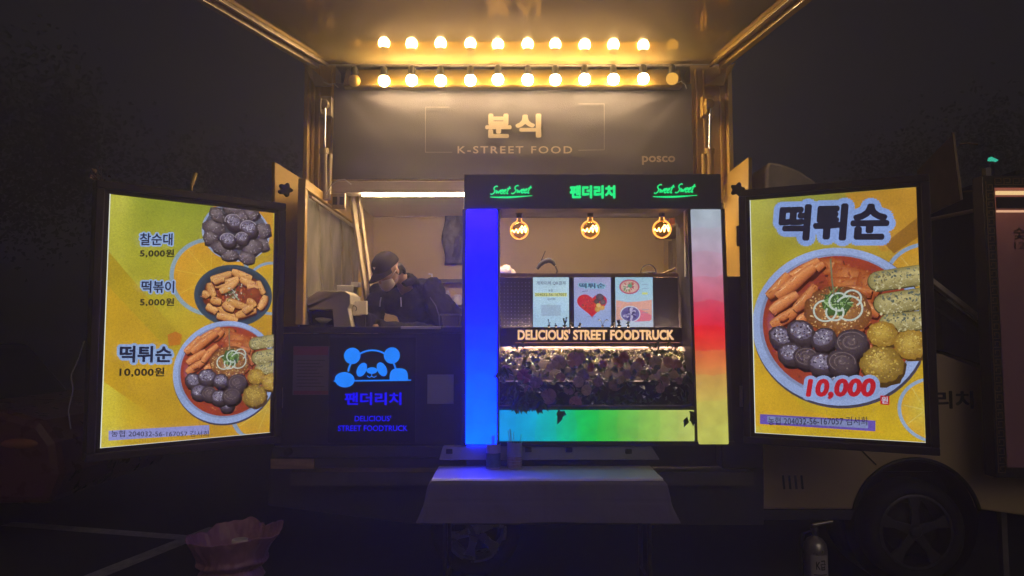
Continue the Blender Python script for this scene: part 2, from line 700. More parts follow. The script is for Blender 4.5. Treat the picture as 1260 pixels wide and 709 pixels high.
# ------------------------------------------------------------------ ground
g = Geo()
g.grid(lambda u, v: Vector((-150 + 300 * u, -30 + 200 * v, 0)), 8, 8, None, False)
g.build('ground', M['asphalt'], kind='structure')
for (a, b, w) in (((112, 712, 4.62), (240, 657, 5.55), 0.07), ((84, 646, 5.75), (255, 663, 5.45), 0.06)):
    A = Vector((P(a[0], a[1], a[2]).x, a[2], 0.004))
    B = Vector((P(b[0], b[1], b[2]).x, b[2], 0.004))
    d = (B - A).normalized()
    o = Vector((-d.y, d.x, 0)) * w
    A, B = A - d * 0.6, B + d * 0.25
    if w == 0.06:
        A.z = B.z = 0.008
    gg = Geo()
    gg.add([A - o, B - o, B + o, A + o], [(0, 1, 2, 3)])
    gg.build('painted_line', M['roadpaint'], kind='structure')

# ------------------------------------------------------------------ food truck
YB, YF, YW = 4.62, 4.2, 6.45          # body plane, pop-out counter plane, inner back wall
truck = thing('food_truck', 'yellow food truck with its serving side open, lit counter inside and cab at right', 'food truck', (0.3, 5.3, 0))
XL, XR = -1.30, 1.42

# corner pillars beside the opening
for (x0, x1, x2) in ((382, 399, 413), (849, 871, 893)):
    g = Geo()
    a, b = P(x0, 82, YB).x, P(x2, 82, YB).x
    lo = P(0, 250, YB).z
    hi = P(0, 80, YB).z
    g.box((a, YB, lo), (b, YB + 0.16, hi))
    for t in (0.12, 0.34, 0.80):
        xx = a + (b - a) * t
        g.box((xx, YB - 0.014, lo + 0.02), (xx + 0.016, YB - 0.0005, hi - 0.03))
    # outer return flange, set towards the viewer as in a drop-side profile
    xo = a if x0 == 382 else b
    sgn = -1 if x0 == 382 else 1
    g.box((xo - 0.008 * sgn, YB - 0.06, lo + 0.03), (xo + 0.022 * sgn, YB + 0.02, hi))
    g.build('pillar', M['yellow'] if x0 > 500 else M['pillar'], truck, bevel=0.004)

# box body: roof, inner walls, floor
zr, zc = P(0, 78, YB).z, P(0, 86, YB).z
g = Geo().box((XL, YB + 0.005, zr - 0.02), (XR, 6.6, zr + 0.06))
g.build('roof', M['alu'], truck, bevel=0.01)
g = Geo().box((XL, YW, 0.74), (XR, YW + 0.08, zr - 0.021))
for k in range(1, 4):
    xx = XL + (XR - XL) * k / 4
    g.box((xx - 0.004, YW - 0.004, 0.8), (xx + 0.004, YW - 0.0002, zr - 0.1))
g.build('inner_back_wall', M['inner'], truck)
g = Geo()
g.box((XL, YB + 0.161, 0.74), (XL + 0.03, YW - 0.001, zr - 0.021))
g.build('inner_end_wall', M['inner'], truck)
g = Geo()
g.box((XR - 0.03, YB + 0.161, 0.74), (XR, YW - 0.001, zr - 0.021))
g.build('inner_end_wall', M['inner'], truck)
g = Geo().box((XL, YF + 0.03, 0.66), (XR, YW + 0.08, 0.738))
g.build('floor', M['innerdark'], truck)
# ceiling lining above the serving opening
g = Geo().box((XL + 0.031, YB + 0.17, 2.62), (XR - 0.031, YW - 0.002, 2.64))
g.build('ceiling_lining', M['inner'], truck)

# beam under the banner
g = Geo()
g.pbox(404, 223, 850, 237, YB - 0.03, YB + 0.10)
g.build('header_beam', pmat('pale_header', (0.42, 0.33, 0.25), 0.5, var=0.12, scale=5, stretch=(1, 1, 6)), truck, bevel=0.004)

# slanted door track seen inside the left corner
for (xa, xb, w) in ((432, 456, 0.02), (441, 462, 0.014)):
    g = Geo()
    A, B = P(xa, 236, 4.95), P(xb, 400, 4.95)
    g.tube([A, B], w, 4, True, False)
    g.build('door_track', M['alu'], truck)

# left side leaf with the vinyl window, running back from the counter
xs = P(362, 300, 4.07).x
zt = 2.46
g = Geo()
y0, y1, zb = 4.12, 5.95, 1.60
th = 0.045
for (a, b, c, d) in ((y0, y1, zt - 0.07, zt), (y0, y1, zb, zb + 0.06), (y0, y0 + 0.07, zb, zt), (y1 - 0.30, y1, zb, zt)):
    pass
g.box((xs, y0, zt - 0.06), (xs + th, y1, zt))
g.box((xs, y0, zb), (xs + th, y0 + 0.05, zt - 0.0601))
g.box((xs, y1 - 0.26, zb), (xs + th, y1, zt - 0.0601))
leaf = g.build('side_leaf', M['yellow'], truck, bevel=0.005)
g = Geo()


def wave(u, v):
    y = y0 + 0.052 + (y1 - y0 - 0.32) * u
    z = zb + (zt - 0.065 - zb) * v
    x = xs + 0.02 + 0.007 * math.sin(31 * u + 3 * v) + 0.005 * math.sin(13 * v + 17 * u)
    return Vector((x, y, z))


g.grid(wave, 40, 24)
g.build('vinyl_window', M['vinyl'], leaf)
g = Geo()
g.tube([(xs + 0.06, y0 + 0.05, zt - 0.10), (xs + 0.06, y1 - 0.2, zt - 0.10)], 0.010, 8)
g.build('curtain_rod', M['alu'], leaf)

# outer wings the menu boards are hinged to
g = Geo()
g.prism([P(338, 199, 4.30), P(386, 229, 4.54), P(386, 420, 4.54), P(338, 420, 4.30)], (-0.025, 0.015, 0))
g.build('side_wing', M['yellow'], truck, bevel=0.004)
g = Geo()
g.prism([P(890, 217, 4.55), P(921, 193, 4.22), P(921, 380, 4.22), P(890, 420, 4.55)], (0.028, 0.02, 0))
g.build('side_wing', M['yellow'], truck, bevel=0.004)

# counter and front panel left of the kiosk
g = Geo()
g.box((P(345, 0, YF).x, YF - 0.02, P(0, 410, YF).z), (P(574, 0, YF).x, YF + 0.52, P(0, 402, YF).z))
g.build('counter_top', M['dark'], truck, bevel=0.006)
g = Geo()
g.pbox(340, 410.6, 574, 552, YF, YF + 0.03)
for x in (408, 512):
    a = P(x, 415, YF)
    g.box((a.x - 0.0015, YF - 0.003, P(0, 545, YF).z), (a.x + 0.0015, YF - 0.0003, P(0, 413, YF).z))
g.build('counter_front', M['dark'], truck)
g = Geo()
g.pbox(334, 550, 574, 563, YF - 0.05, YF + 0.02)
g.pbox(340, 563.3, 574, 576, YF - 0.02, YF + 0.05)
g.build('sill_rail', M['skirt'], truck, bevel=0.006)
for x in (355, 553):
    c = P(x, 556, YF - 0.05)
    g = Geo().lathe((c.x, c.y, c.z), [(0.0, -0.02), (0.022, -0.02), (0.026, 0.0)], 12, 'y')
    g.build('rail_bolt', M['black'], truck)
g = Geo()
g.pbox(333, 565, 386, 577, YF - 0.035, YF - 0.0205)
g.build('plywood_offcut', M['wood'], truck)
# lower skirt
g = Geo()
pts = [P(330, 577, 4.42), P(940, 577, 4.42), P(940, 646, 4.42), P(520, 646, 4.42), P(330, 622, 4.42)]
g.prism(pts, (0, 0.04, 0))
g.build('lower_skirt', M['skirt'], truck, bevel=0.004)
# dark end cabinet right of the kiosk
g = Geo()
g.pbox(884, 340, 940, 577, 4.30, 4.60)
g.build('end_cabinet', M['dark'], truck, bevel=0.008)
g = Geo()
g.box((P(574, 0, 4.42).x, 4.42, P(0, 577, 4.42).z), (P(884, 0, 4.42).x, 4.46, P(0, 430, 4.42).z))
g.build('counter_back_panel', M['dark'], truck)

# chassis
g = Geo()
for yy in (4.75, 5.9):
    g.box((-1.25, yy, 0.5), (3.4, yy + 0.08, 0.64))
for xx in (-1.1, 0.4, 1.8):
    g.box((xx, 4.831, 0.52), (xx + 0.07, 5.899, 0.62))
g.build('chassis', M['black'], truck)


def wheel(cx, cyy, cz, r, rr, spokes, mat, name='wheel'):
    g = Geo()
    prof = [(rr, 0.02), (rr + 0.01, -0.005), (r - 0.035, -0.012), (r - 0.008, 0.012), (r, 0.05), (r, 0.15), (r - 0.02, 0.19), (rr, 0.2)]
    g.lathe((cx, cyy, cz), prof, 40, 'y')
    w = g.build(name, M['rubber'], truck)
    g = Geo()
    g.lathe((cx, cyy, cz), [(rr - 0.014, 0.02), (rr + 0.006, 0.003), (rr - 0.012, 0.0), (rr - 0.02, 0.06), (rr - 0.02, 0.19)], 40, 'y')
    g.lathe((cx, cyy, cz), [(0.0, -0.004), (0.03, -0.002), (0.042, 0.012), (0.05, 0.05)], 20, 'y')
    for k in range(spokes):
        a = 2 * math.pi * k / spokes + 0.3
        d = Vector((math.cos(a), 0, math.sin(a)))
        o = Vector((-math.sin(a), 0, math.cos(a)))
        c = Vector((cx, cyy + 0.012, cz))
        pts = [c + d * 0.035 + o * 0.030, c + d * (rr * 0.6) + o * 0.022, c + d * (rr - 0.012) + o * 0.042,
               c + d * (rr - 0.012) - o * 0.042, c + d * (rr * 0.6) - o * 0.022, c + d * 0.035 - o * 0.030]
        g.prism(pts, (0, 0.02, 0))
        b = c + d * 0.042 + o * 0.0 - Vector((0, 0.006, 0))
        g.ball(b, 0.006, 8, 6)
    g.build('rim', mat, w, bevel=0.003)
    g = Geo()
    g.lathe((cx, cyy + 0.075, cz), [(0.0, 0), (rr * 0.72, 0), (rr * 0.72, 0.02)], 28, 'y')
    g.build('brake_disc', M['black'], w)
    return w


wheel(P(585, 655, 4.62).x, 4.62, 0.295, 0.29, 0.195, 6, M['rim'])
wheel(P(1128, 648, 4.5).x, 4.5, 0.318, 0.315, 0.225, 5, M['darkrim'])

# cab body with wheel arch
YC = 4.42
ac = P(1128, 645, YC)
ar = 78 / F * YC
pts = [P(938, 548, YC), P(938, 627, YC)]
zlow = P(938, 627, YC).z
a_start = math.asin((zlow - ac.z) / ar)
n = 26
for k in range(n + 1):
    t = (math.pi - a_start) + (a_start - (math.pi - a_start)) * k / n
    pts.append(Vector((ac.x + ar * math.cos(t), YC, ac.z + ar * math.sin(t))))
pts += [P(1300, 640, YC), P(1335, 625, YC), P(1342, 520, YC), P(1325, 480, YC), P(1220, 459, YC), P(1160, 436, YC), P(1000, 415, YC), P(942, 415, YC)]
g = Geo().prism(pts, (0, 0.05, 0))
cab = g.build('cab_side', M['cabyellow'], truck, bevel=0.012)
# arch lip
g = Geo()
arc = []
for k in range(31):
    t = math.pi - a_start + (2 * a_start - math.pi) * k / 30
    arc.append(Vector((ac.x + (ar - 0.004) * math.cos(t), YC - 0.006, ac.z + (ar - 0.004) * math.sin(t))))
g.tube(arc, 0.014, 8)
g.build('arch_lip', M['black'], truck)
g = Geo()
for k in range(20):
    pass
g.lathe((ac.x, YC + 0.06, ac.z), [(0.0, 0.3), (ar + 0.02, 0.3), (ar + 0.02, 0.0)], 36, 'y')
g.build('wheel_well', M['black'], truck)
# far side and front of the cab, bonnet, screen, roof
g = Geo()
up = [P(942, 414, YC + 0.06), P(942, 300, YC + 0.06), P(1095, 298, YC + 0.06), P(1150, 345, YC + 0.06), P(1222, 398, YC + 0.06), P(1290, 452, YC + 0.06), P(1222, 455, YC + 0.06), P(1160, 433, YC + 0.06)]
g.prism(up, (0, 1.45, 0))
g.build('cab_upper', M['glass'], truck, bevel=0.01)
g = Geo()
body = [P(942, 416, YC + 0.0502), P(1160, 437, YC + 0.0502), P(1220, 460, YC + 0.0502), P(1325, 481, YC + 0.0502), P(1342, 520, YC + 0.0502), P(1340, 562, YC + 0.0502), P(942, 562, YC + 0.0502)]
g.prism(body, (0, 1.5, 0))
g.build('cab_body', M['cabyellow'], truck, bevel=0.02)
g = Geo()
A, B = P(1092, 298, YC), P(1222, 399, YC)
d = (B - A).normalized()
nrm = Vector((d.z, 0, -d.x))
g.prism([A, B, B + nrm * 0.030, A + nrm * 0.030], (0, 0.055, 0))
g.build('windscreen_pillar', pmat('pillar_trim', (0.80, 0.70, 0.55), 0.25, coat=.5), truck, bevel=0.004)
g = Geo()
A, B = P(1165, 368, YC - 0.05), P(1205, 397, YC - 0.05)
g.tube([A, B, B + Vector((0.05, 0, -0.05))], 0.010, 8)
g.build('mirror_arm', M['chrome'], truck)
g = Geo()
g.prism([P(938, 300, YC + 0.02), P(1098, 297, YC + 0.02), P(1105, 305, YC + 0.02), P(938, 309, YC + 0.02)], (0, 1.5, 0))
g.build('cab_roof', M['cabyellow'], truck, bevel=0.01)
g = Geo()
prof = [(942, 300), (942, 206), (946, 199), (962, 201), (985, 210), (1003, 222), (1024, 245), (1060, 297)]
g.prism([P(x, y, YC + 0.15) for x, y in prof], (0, 1.3, 0))
g.build('wind_deflector', pmat('pale_deflector', (0.42, 0.36, 0.29), 0.45), truck, bevel=0.02)
for k in range(4):
    x = 962 + 7.6 * k
    g = Geo().prism([P(x, 585, YC - 0.003), P(x + 2.6, 585, YC - 0.003), P(x + 4.4, 602, YC - 0.003), P(x + 1.8, 602, YC - 0.003)], (0, 0.0026, 0))
    g.build('vent_slot', M['black'], truck)
g = Geo()
cvd = Canvas((0, YC, 1.5), (1, 0, 0))
g = text_geo('리치', cvd, (1151, 481, 1198, 503), 0.002, 0.03)
g.build('door_lettering', M['black'], truck)
g = Geo()
A = [P(1054, 548, YC - 0.002), P(1078, 572, YC - 0.002)]
g.tube(A, 0.004, 6)
g.tube([P(1092, 436, YC - 0.001), P(1092, 545, YC - 0.001), P(1054, 548, YC - 0.001)], 0.004, 6)
g.build('door_seam', M['black'], truck)
g = Geo()
g.prism([P(938, 627.5, YC), P(1052, 627.5, YC), P(1048, 640, YC), P(938, 640, YC)], (0, 0.05, 0))
g.build('side_step', M['skirt'], truck, bevel=0.005)

# raised canopy flap
hz = P(0, 79, YB - 0.085)
tilt = R(4)
hinge = Vector((0, YB - 0.085, hz.z))
fn = Vector((0, -math.sin(tilt), math.cos(tilt)))     # normal (upwards)


def onflap(px, py):
    d = ray(px, py)
    c = Vector((0, 0, CAMZ))
    t = (hinge - c).dot(fn) / d.dot(fn)
    return c + d * t


L0, L1 = onflap(396, 82), onflap(262, 0)
R0, R1 = onflap(884, 79), onflap(980, 0)
L0.y = R0.y = YB - 0.086
L0.z = R0.z = hinge.z
far = 2.75
L2 = L0 + (L1 - L0) * ((L0.y - far) / (L0.y - L1.y))
R2 = R0 + (R1 - R0) * ((R0.y - far) / (R0.y - R1.y))
g = Geo()
g.prism([L0, R0, R2, L2], fn * 0.05)
flap = g.build('canopy_flap', M['ceiling'], truck)
for (A, B, s, mt) in ((L0, L2, -1, M['alu']), (R0, R2, 1, M['yellow'])):
    g = Geo()
    d = (B - A).normalized()
    side = d.cross(fn).normalized()
    if side.x * s < 0:
        side = -side
    g.obox((A + B) / 2 + side * 0.022 + fn * 0.015, d * ((B - A).length / 2), side * 0.020, fn * 0.045)
    g.obox((A + B) / 2 - side * 0.055 - fn * 0.012, d * ((B - A).length / 2), side * 0.010, fn * 0.011)
    g.obox((A + B) / 2 + side * 0.058 + fn * 0.02, d * ((B - A).length / 2), side * 0.013, fn * 0.03)
    g.build('flap_rail', mt, flap, bevel=0.003)
# gusset where rail meets pillar
for (x, s) in ((397, 1), (880, -1)):
    g = Geo()
    a = P(x - 16 * s, 84, YB - 0.062)
    g.prism([P(x - 14 * s, 84, YB - 0.065), P(x + 12 * s, 106, YB - 0.065), P(x - 10 * s, 106, YB - 0.065), P(x - 26 * s, 76, YB - 0.1)], (0, 0.02, 0))
    g.build('hinge_gusset', M['alu'] if s > 0 else M['yellow'], truck, bevel=0.003)

# gas struts on the pillars
for (x, mt) in ((399, M['alu']), (873, M['yellow'])):
    ys = YB - 0.10
    g = Geo()
    c = P(x, 130, ys)
    g.box((c.x - 0.04, ys + 0.02, c.z - 0.06), (c.x + 0.04, ys + 0.084, c.z + 0.07))
    g.lathe((c.x, ys - 0.012, c.z + 0.01), [(0.0, 0), (0.028, 0), (0.032, 0.012), (0.032, 0.03)], 16, 'y')
    g.box((c.x - 0.026, ys - 0.02, c.z - 0.05), (c.x - 0.016, ys + 0.019, c.z + 0.045))
    br = g.build('strut_bracket', mt, truck, bevel=0.003)
    g = Geo()
    g.tube([P(x + 1, 134, ys), P(x, 190, ys)], 0.008, 10)
    g.build('strut_rod', M['chrome'], truck)
    g = Geo()
    A, B = P(x, 184, ys), P(x + 1, 246, ys)
    g.tube([A, B], [0.026, 0.026], 14)
    g.tube([A + Vector((0, 0, 0.004)), A - Vector((0, 0, 0.03))], 0.031, 14)
    s = 1 if x < 500 else -1
    g.tube([P(x + 7 * s, 190, ys), P(x + 5 * s, 246, ys)], 0.017, 10)
    g.build('strut_cylinder', mt, truck)
g = Geo()
ps = [P(401, 240, 4.5), P(407, 228, 4.48), P(416, 222, 4.46), P(424, 221, 4.46), P(432, 227, 4.46)]
g.tube(ps, 0.004, 6).build('loose_wire', M['white'], truck)
for pts in (((398, 101), (405, 104), (411, 103), (416, 108)), ((834, 102), (838, 100), (843, 104), (845, 109))):
    Geo().tube([P(x, y, 4.49) for x, y in pts], 0.003, 6).build('loose_wire', M['white'], truck)
g = Geo()
a = P(416, 248, 4.52)
g.box((a.x - 0.035, 4.5, a.z - 0.05), (a.x + 0.05, 4.53, a.z + 0.05))
sw = g.build('switch_plate', M['alu'], truck, bevel=0.004)
for k in (-1, 1):
    g = Geo().box((a.x + 0.008 + 0.022 * k - 0.014, 4.492, a.z - 0.025), (a.x + 0.008 + 0.022 * k + 0.014, 4.4995, a.z + 0.025))
    g.build('socket_hole', M['black'], sw)

# ------------------------------------------------------------------ banner
ZY = YB - 0.02
bx0, bx1 = P(413, 0, ZY).x, P(849, 0, ZY).x
bz0, bz1 = P(0, 221, ZY).z, P(0, 103, ZY).z
bn = thing('banner', 'wide charcoal fabric banner reading K-STREET FOOD hung under the row of bulbs', 'banner', ((bx0 + bx1) / 2, ZY, bz0))


def bw(u, v):
    x = bx0 + (bx1 - bx0) * u
    z = bz0 + (bz1 - bz0) * v
    y = ZY - 0.002
    # taut diagonal pulls from the two upper corners, slack along the bottom
    for cxn, s in ((0.0, 1), (1.0, -1)):
        du, dv = (u - cxn) * s, 1 - v
        if du > 0:
            ang = math.atan2(dv * 0.27, du)
            rr = math.hypot(du, dv * 0.27)
            y -= 0.010 * math.exp(-((ang - 0.42) / 0.10) ** 2) * min(1, rr / 0.1) * math.exp(-rr / 0.25)
            y += 0.008 * math.exp(-((ang - 0.75) / 0.12) ** 2) * min(1, rr / 0.1) * math.exp(-rr / 0.25)
    y -= 0.0025 * math.sin(9 * u + 2 * v) + 0.0018 * math.sin(17 * v + 6 * u) + 0.0012 * math.sin(47 * u)
    return Vector((x, y, z))


g = Geo().grid(bw, 110, 30)
g.build('fabric', M['banner'], bn)
cvb = Canvas((0, ZY - 0.016, 2.8), (1, 0, 0))
text_geo('분', cvb, (597, 140, 629.5, 170), 0.0012, 0.045).build('lettering', M['cream'], bn)
text_geo('식', cvb, (634, 140, 666, 169.5), 0.0012, 0.045).build('lettering', M['cream'], bn)
text_geo('K-STREET FOOD', cvb, (563, 180, 704, 189), 0.001, 0.012, spacing=1.25).build('lettering', M['cream'], bn)
text_geo('posco', cvb, (790, 192, 831, 203), 0.001, 0.02).build('lettering', M['cream'], bn)
w = 0.0022
LM = pmat('grey_lines', (0.28, 0.25, 0.22), 0.6)
for pl in (((553, 132), (523.5, 132), (523.5, 187.5), (556, 187.5)), ((712, 128), (743.5, 128), (743.5, 184.5), (712, 185))):
    g = Geo()
    for (p, q) in zip(pl, pl[1:]):
        A, B = cvb.wp(*p, 0.001), cvb.wp(*q, 0.001)
        d = (B - A).normalized()
        g.obox((A + B) / 2, d * ((B - A).length / 2 + w), cvb.n * 0.0005, d.cross(cvb.n) * w)
    g.build('corner_line', LM, bn)

# ------------------------------------------------------------------ row of bulbs
LY = YB - 0.09
a, b = P(434, 0, LY), P(832, 0, LY)
strip = thing('bulb_strip', 'gold metal light bar with a row of round bulbs, its end bulbs amber and dim', 'light bar', ((a.x + b.x) / 2, LY, P(0, 104, LY).z))
g = Geo()
zt2, zb2 = P(0, 80.5, LY).z, P(0, 104.5, LY).z
xl, xr = P(424, 0, LY).x, P(838, 0, LY).x
g.prism([(xl, LY + 0.07, zt2), (xl, LY, zb2 + 0.0), (xl, LY + 0.012, zb2 - 0.012), (xl, LY + 0.13, zb2 - 0.012), (xl, LY + 0.13, zt2)], (xr - xl, 0, 0))
g.build('bar_housing', M['gold'], strip, bevel=0.003)
bxs = [436, 472, 507, 542, 578, 613, 649, 684, 719, 755, 791, 827]
for i, x in enumerate(bxs):
    yb = 99.5 - 2.6 * i / 11
    by = LY - 0.030
    c = P(x + (0, .6, -.5, .2, .8, -.3, .3, -.7, .4, -.2, .5, 0)[i], yb + (0, .3, -.3, .4, .2, -.4, .1, .3, -.2, .2, -.3, 0)[i], by)
    g = Geo()
    g.lathe((c.x, by, c.z), [(0.0, 0.092), (0.014, 0.092), (0.021, 0.082), (0.024, 0.060), (0.021, 0.038), (0.026, 0.034), (0.026, 0.026), (0.02, 0.022)], 16)
    g.tube([(c.x, by, c.z + 0.075), (c.x, LY + 0.04, c.z + 0.078)], 0.013, 8)
    so = g.build('bulb_socket', M['black'], strip)
    g = Geo()
    g.ball(c, 0.037 if i not in (0, 11) else 0.040, 16, 12)
    g.build('bulb', (M['bulb'], M['bulb_dim'], M['bulb'])[i % 3] if i not in (0, 11) else (M['bulboff'] if i == 0 else M['bulbamber']), so,
            label={0: 'unlit amber bulb', 11: 'dim amber bulb'}.get(i))

# ------------------------------------------------------------------ printed artwork
def bgfill(cv, rect, fn, nu=14, nv=18):
    u0, v0, u1, v1 = rect
    cv.up()
    vs, cs = [], []
    for j in range(nv + 1):
        for i in range(nu + 1):
            p, q = i / nu, j / nv
            vs.append(cv.w(u0 + (u1 - u0) * p, v0 + (v1 - v0) * q))
            cs.append(lin(fn(p, q)))
    fs = [(j * (nu + 1) + i, j * (nu + 1) + i + 1, (j + 1) * (nu + 1) + i + 1, (j + 1) * (nu + 1) + i) for j in range(nv) for i in range(nu)]
    cv.g.add(vs, fs, lambda k: cs[k])


def mixc(a, b, t):
    return tuple(a[i] + (b[i] - a[i]) * t for i in range(3))


def orange_slice(cv, c, r, rim, inner, seg, n=9):
    cv.ell(c, r, r, lin(rim), None, n=48)
    cv.ell(c, r * 0.90, r * 0.90, lin(inner), lin(mixc(inner, (220, 150, 30), 0.5)), n=48)
    for k in range(n):
        a = 2 * math.pi * k / n + 0.2
        cv.line([(c[0] + 0.06 * r * math.cos(a), c[1] + 0.06 * r * math.sin(a)), (c[0] + 0.86 * r * math.cos(a), c[1] + 0.86 * r * math.sin(a))], r * 0.022, lin(seg))


def speck(cv, c, rx, ry, n, cols, s0, s1, base=None, mixq=.35):
    for _ in range(n):
        a, q = rnd.uniform(0, 6.28), math.sqrt(rnd.random())
        z = rnd.uniform(s0, s1)
        col = cols[rnd.randrange(len(cols))]
        cv.ell((c[0] + rx * q * math.cos(a), c[1] + ry * q * math.sin(a)), z, z * rnd.uniform(.35, .9), lin(col), lin(mixc(col, base, mixq)) if base else None, rnd.uniform(0, 3), 6, .25)


def sundae(cv, c, r, tint=0.0):
    """a slice of blood sausage: dark skin, side wall below, mottled cut face turned a little"""
    rot = rnd.uniform(-.6, .6)
    cv.ell((c[0] + r * 0.16, c[1] - r * 0.46), r * 1.02, r * 0.88, lin((30, 18, 22)), lin((20, 12, 16)), rot, 20, wob=0.06)
    cv.ell((c[0] + r * 0.04, c[1] - r * 0.22), r * 1.0, r * 0.88, lin((78, 62, 68)), lin((48, 36, 42)), rot, 22, wob=0.06)
    cv.ell(c, r, r * 0.84, lin((100, 84, 90)), lin((62, 50, 58)), rot, 24, wob=0.05)
    if tint > 0.05:
        # skin side up: brown folds
        for k in range(5):
            q = .85 - .16 * k
            cv.ring((c[0] + r * .04, c[1]), r * (q - .05), r * q, lin(((132, 112, 112), (70, 54, 60))[k % 2]), rot + .6 * k, rot + .6 * k + rnd.uniform(3, 5), 16, .8)
        speck(cv, c, r * .7, r * .55, 22, [(146, 130, 126), (50, 36, 40), (96, 74, 70)], r * .03, r * .08)
        return
    fc = (146, 138, 162)
    cv.ell((c[0] - r * .02, c[1] + r * 0.08), r * 0.80, r * 0.62, lin(fc), lin((106, 94, 116)), rot, 22, wob=0.09)
    speck(cv, (c[0], c[1] + r * .08), r * .72, r * .54, 60, [(36, 26, 36), (50, 38, 50), (196, 190, 210), (160, 150, 172), (108, 80, 76), (66, 54, 68), (210, 204, 218)], r * .03, r * .10)


def fry(cv, c, r, base, edge, spots, nsp=40):
    """battered slice: ragged crust in several tones over a darker underside"""
    cv.ell((c[0] + r * .07, c[1] - r * .16), r * 1.03, r * 0.98, lin(mixc(edge, (50, 30, 10), .65)), None, n=30, wob=0.07)
    cv.ell(c, r, r * 0.94, lin(base), lin(edge), n=40, wob=0.07, off=(-0.1, 0.2))
    for k in range(26):
        a = rnd.uniform(0, 6.28)
        q = rnd.uniform(.55, .95)
        col = mixc(edge, base, rnd.random())
        z = r * rnd.uniform(.10, .22)
        cv.ell((c[0] + r * q * math.cos(a), c[1] + r * .92 * q * math.sin(a)), z, z * .55, lin(col), lin(mixc(col, edge, .7)), a + 1.57, 9, .2)
    speck(cv, (c[0], c[1] + r * .05), r * .85, r * .8, nsp, spots, r * .025, r * .09, base, .55)
    speck(cv, (c[0] - r * .1, c[1] + r * .25), r * .6, r * .45, nsp // 2, [(226, 204, 124), (214, 186, 96)], r * .02, r * .07, base, .7)


def seaweed_roll(cv, a, b, r):
    a, b = Vector(a), Vector(b)
    dv = (b - a)
    cv.capsule(a, b, r * 1.03, lin((120, 110, 60)), lin((78, 72, 48)))
    cv.capsule(a + Vector((0, r * .06)), b + Vector((0, r * .06)), r * 0.95, lin((202, 188, 130)), lin((140, 128, 76)))
    for _ in range(190):
        t, q = rnd.uniform(-0.10, 1.0), rnd.uniform(-.9, .92)
        p = a + dv * t + Vector((0, r * q))
        s = r * rnd.uniform(0.04, 0.17)
        k = rnd.random()
        col = ((56, 76, 86), (82, 100, 104))[k < .3] if (q > 0.05 and k < .62) else ((222, 214, 172) if k < .5 else ((116, 104, 64), (176, 164, 112), (146, 132, 84))[rnd.randrange(3)])
        cv.ell(tuple(p), s, s * rnd.uniform(.35, .8), lin(col), lin(mixc(col, (170, 156, 100), .45)), rnd.uniform(0, 3), 8)


def tteok(cv, a, b, r, hi=(222, 140, 82), lo=(150, 66, 32)):
    """one rice cake: slightly bent and uneven, sauce on its underside, a thin wet highlight"""
    a, b = Vector(a), Vector(b)
    dv = (b - a)
    o = Vector((-dv.y, dv.x)).normalized()
    if o.y < 0:
        o = -o
    bend = rnd.uniform(-.35, .35) * r
    N = 11
    spine, wid = [], []
    for i in range(N):
        t = i / (N - 1)
        p = a + dv * (t * 1.10 - .05) + o * bend * math.sin(math.pi * t)
        spine.append((p.x, p.y))
        e = min(1.0, max(0.0, math.sin(math.pi * (.03 + .94 * t))) ** .15)
        wid.append(r * e * (1 + .07 * math.sin(5 * t + bend * 90) + rnd.uniform(-.04, .04)))
    sh = [(p[0] + r * .16, p[1] - r * .40) for p in spine]
    dk = lin((66, 18, 12))
    cv.strip(sh, [w * 1.06 for w in wid], [dk] * 5)
    j = rnd.uniform(-12, 10)
    hi = tuple(min(255, max(0, c + j)) for c in hi)
    md = mixc(hi, lo, .45)
    cv.strip(spine, wid, [lin(mixc(lo, (90, 26, 14), .45)), lin(md), lin(hi), lin(mixc(hi, (240, 180, 120), .4)), lin(md)])
    for k in range(14):
        t = rnd.uniform(0, 1)
        q = rnd.uniform(-.85, .8)
        p = a + dv * t + o * (bend * math.sin(math.pi * t) + r * q)
        col = ((164, 74, 36), (206, 116, 62), (132, 46, 22), (232, 168, 112))[rnd.randrange(4)]
        z = r * rnd.uniform(.05, .22)
        cv.ell(tuple(p), z * 1.8, z * .5, lin(col), lin(mixc(col, md, .6)), math.atan2(dv.y, dv.x) + rnd.uniform(-.4, .4), 8, .3)
    for k in range(2):
        t0 = rnd.uniform(.08, .6)
        t1 = t0 + rnd.uniform(.06, .22)
        p, q = a + dv * t0 + o * (bend * math.sin(math.pi * t0) + r * rnd.uniform(.35, .6)), a + dv * t1 + o * (bend * math.sin(math.pi * t1) + r * rnd.uniform(.35, .6))
        cv.line([tuple(p), tuple(q)], r * .08, lin((250, 214, 170)))


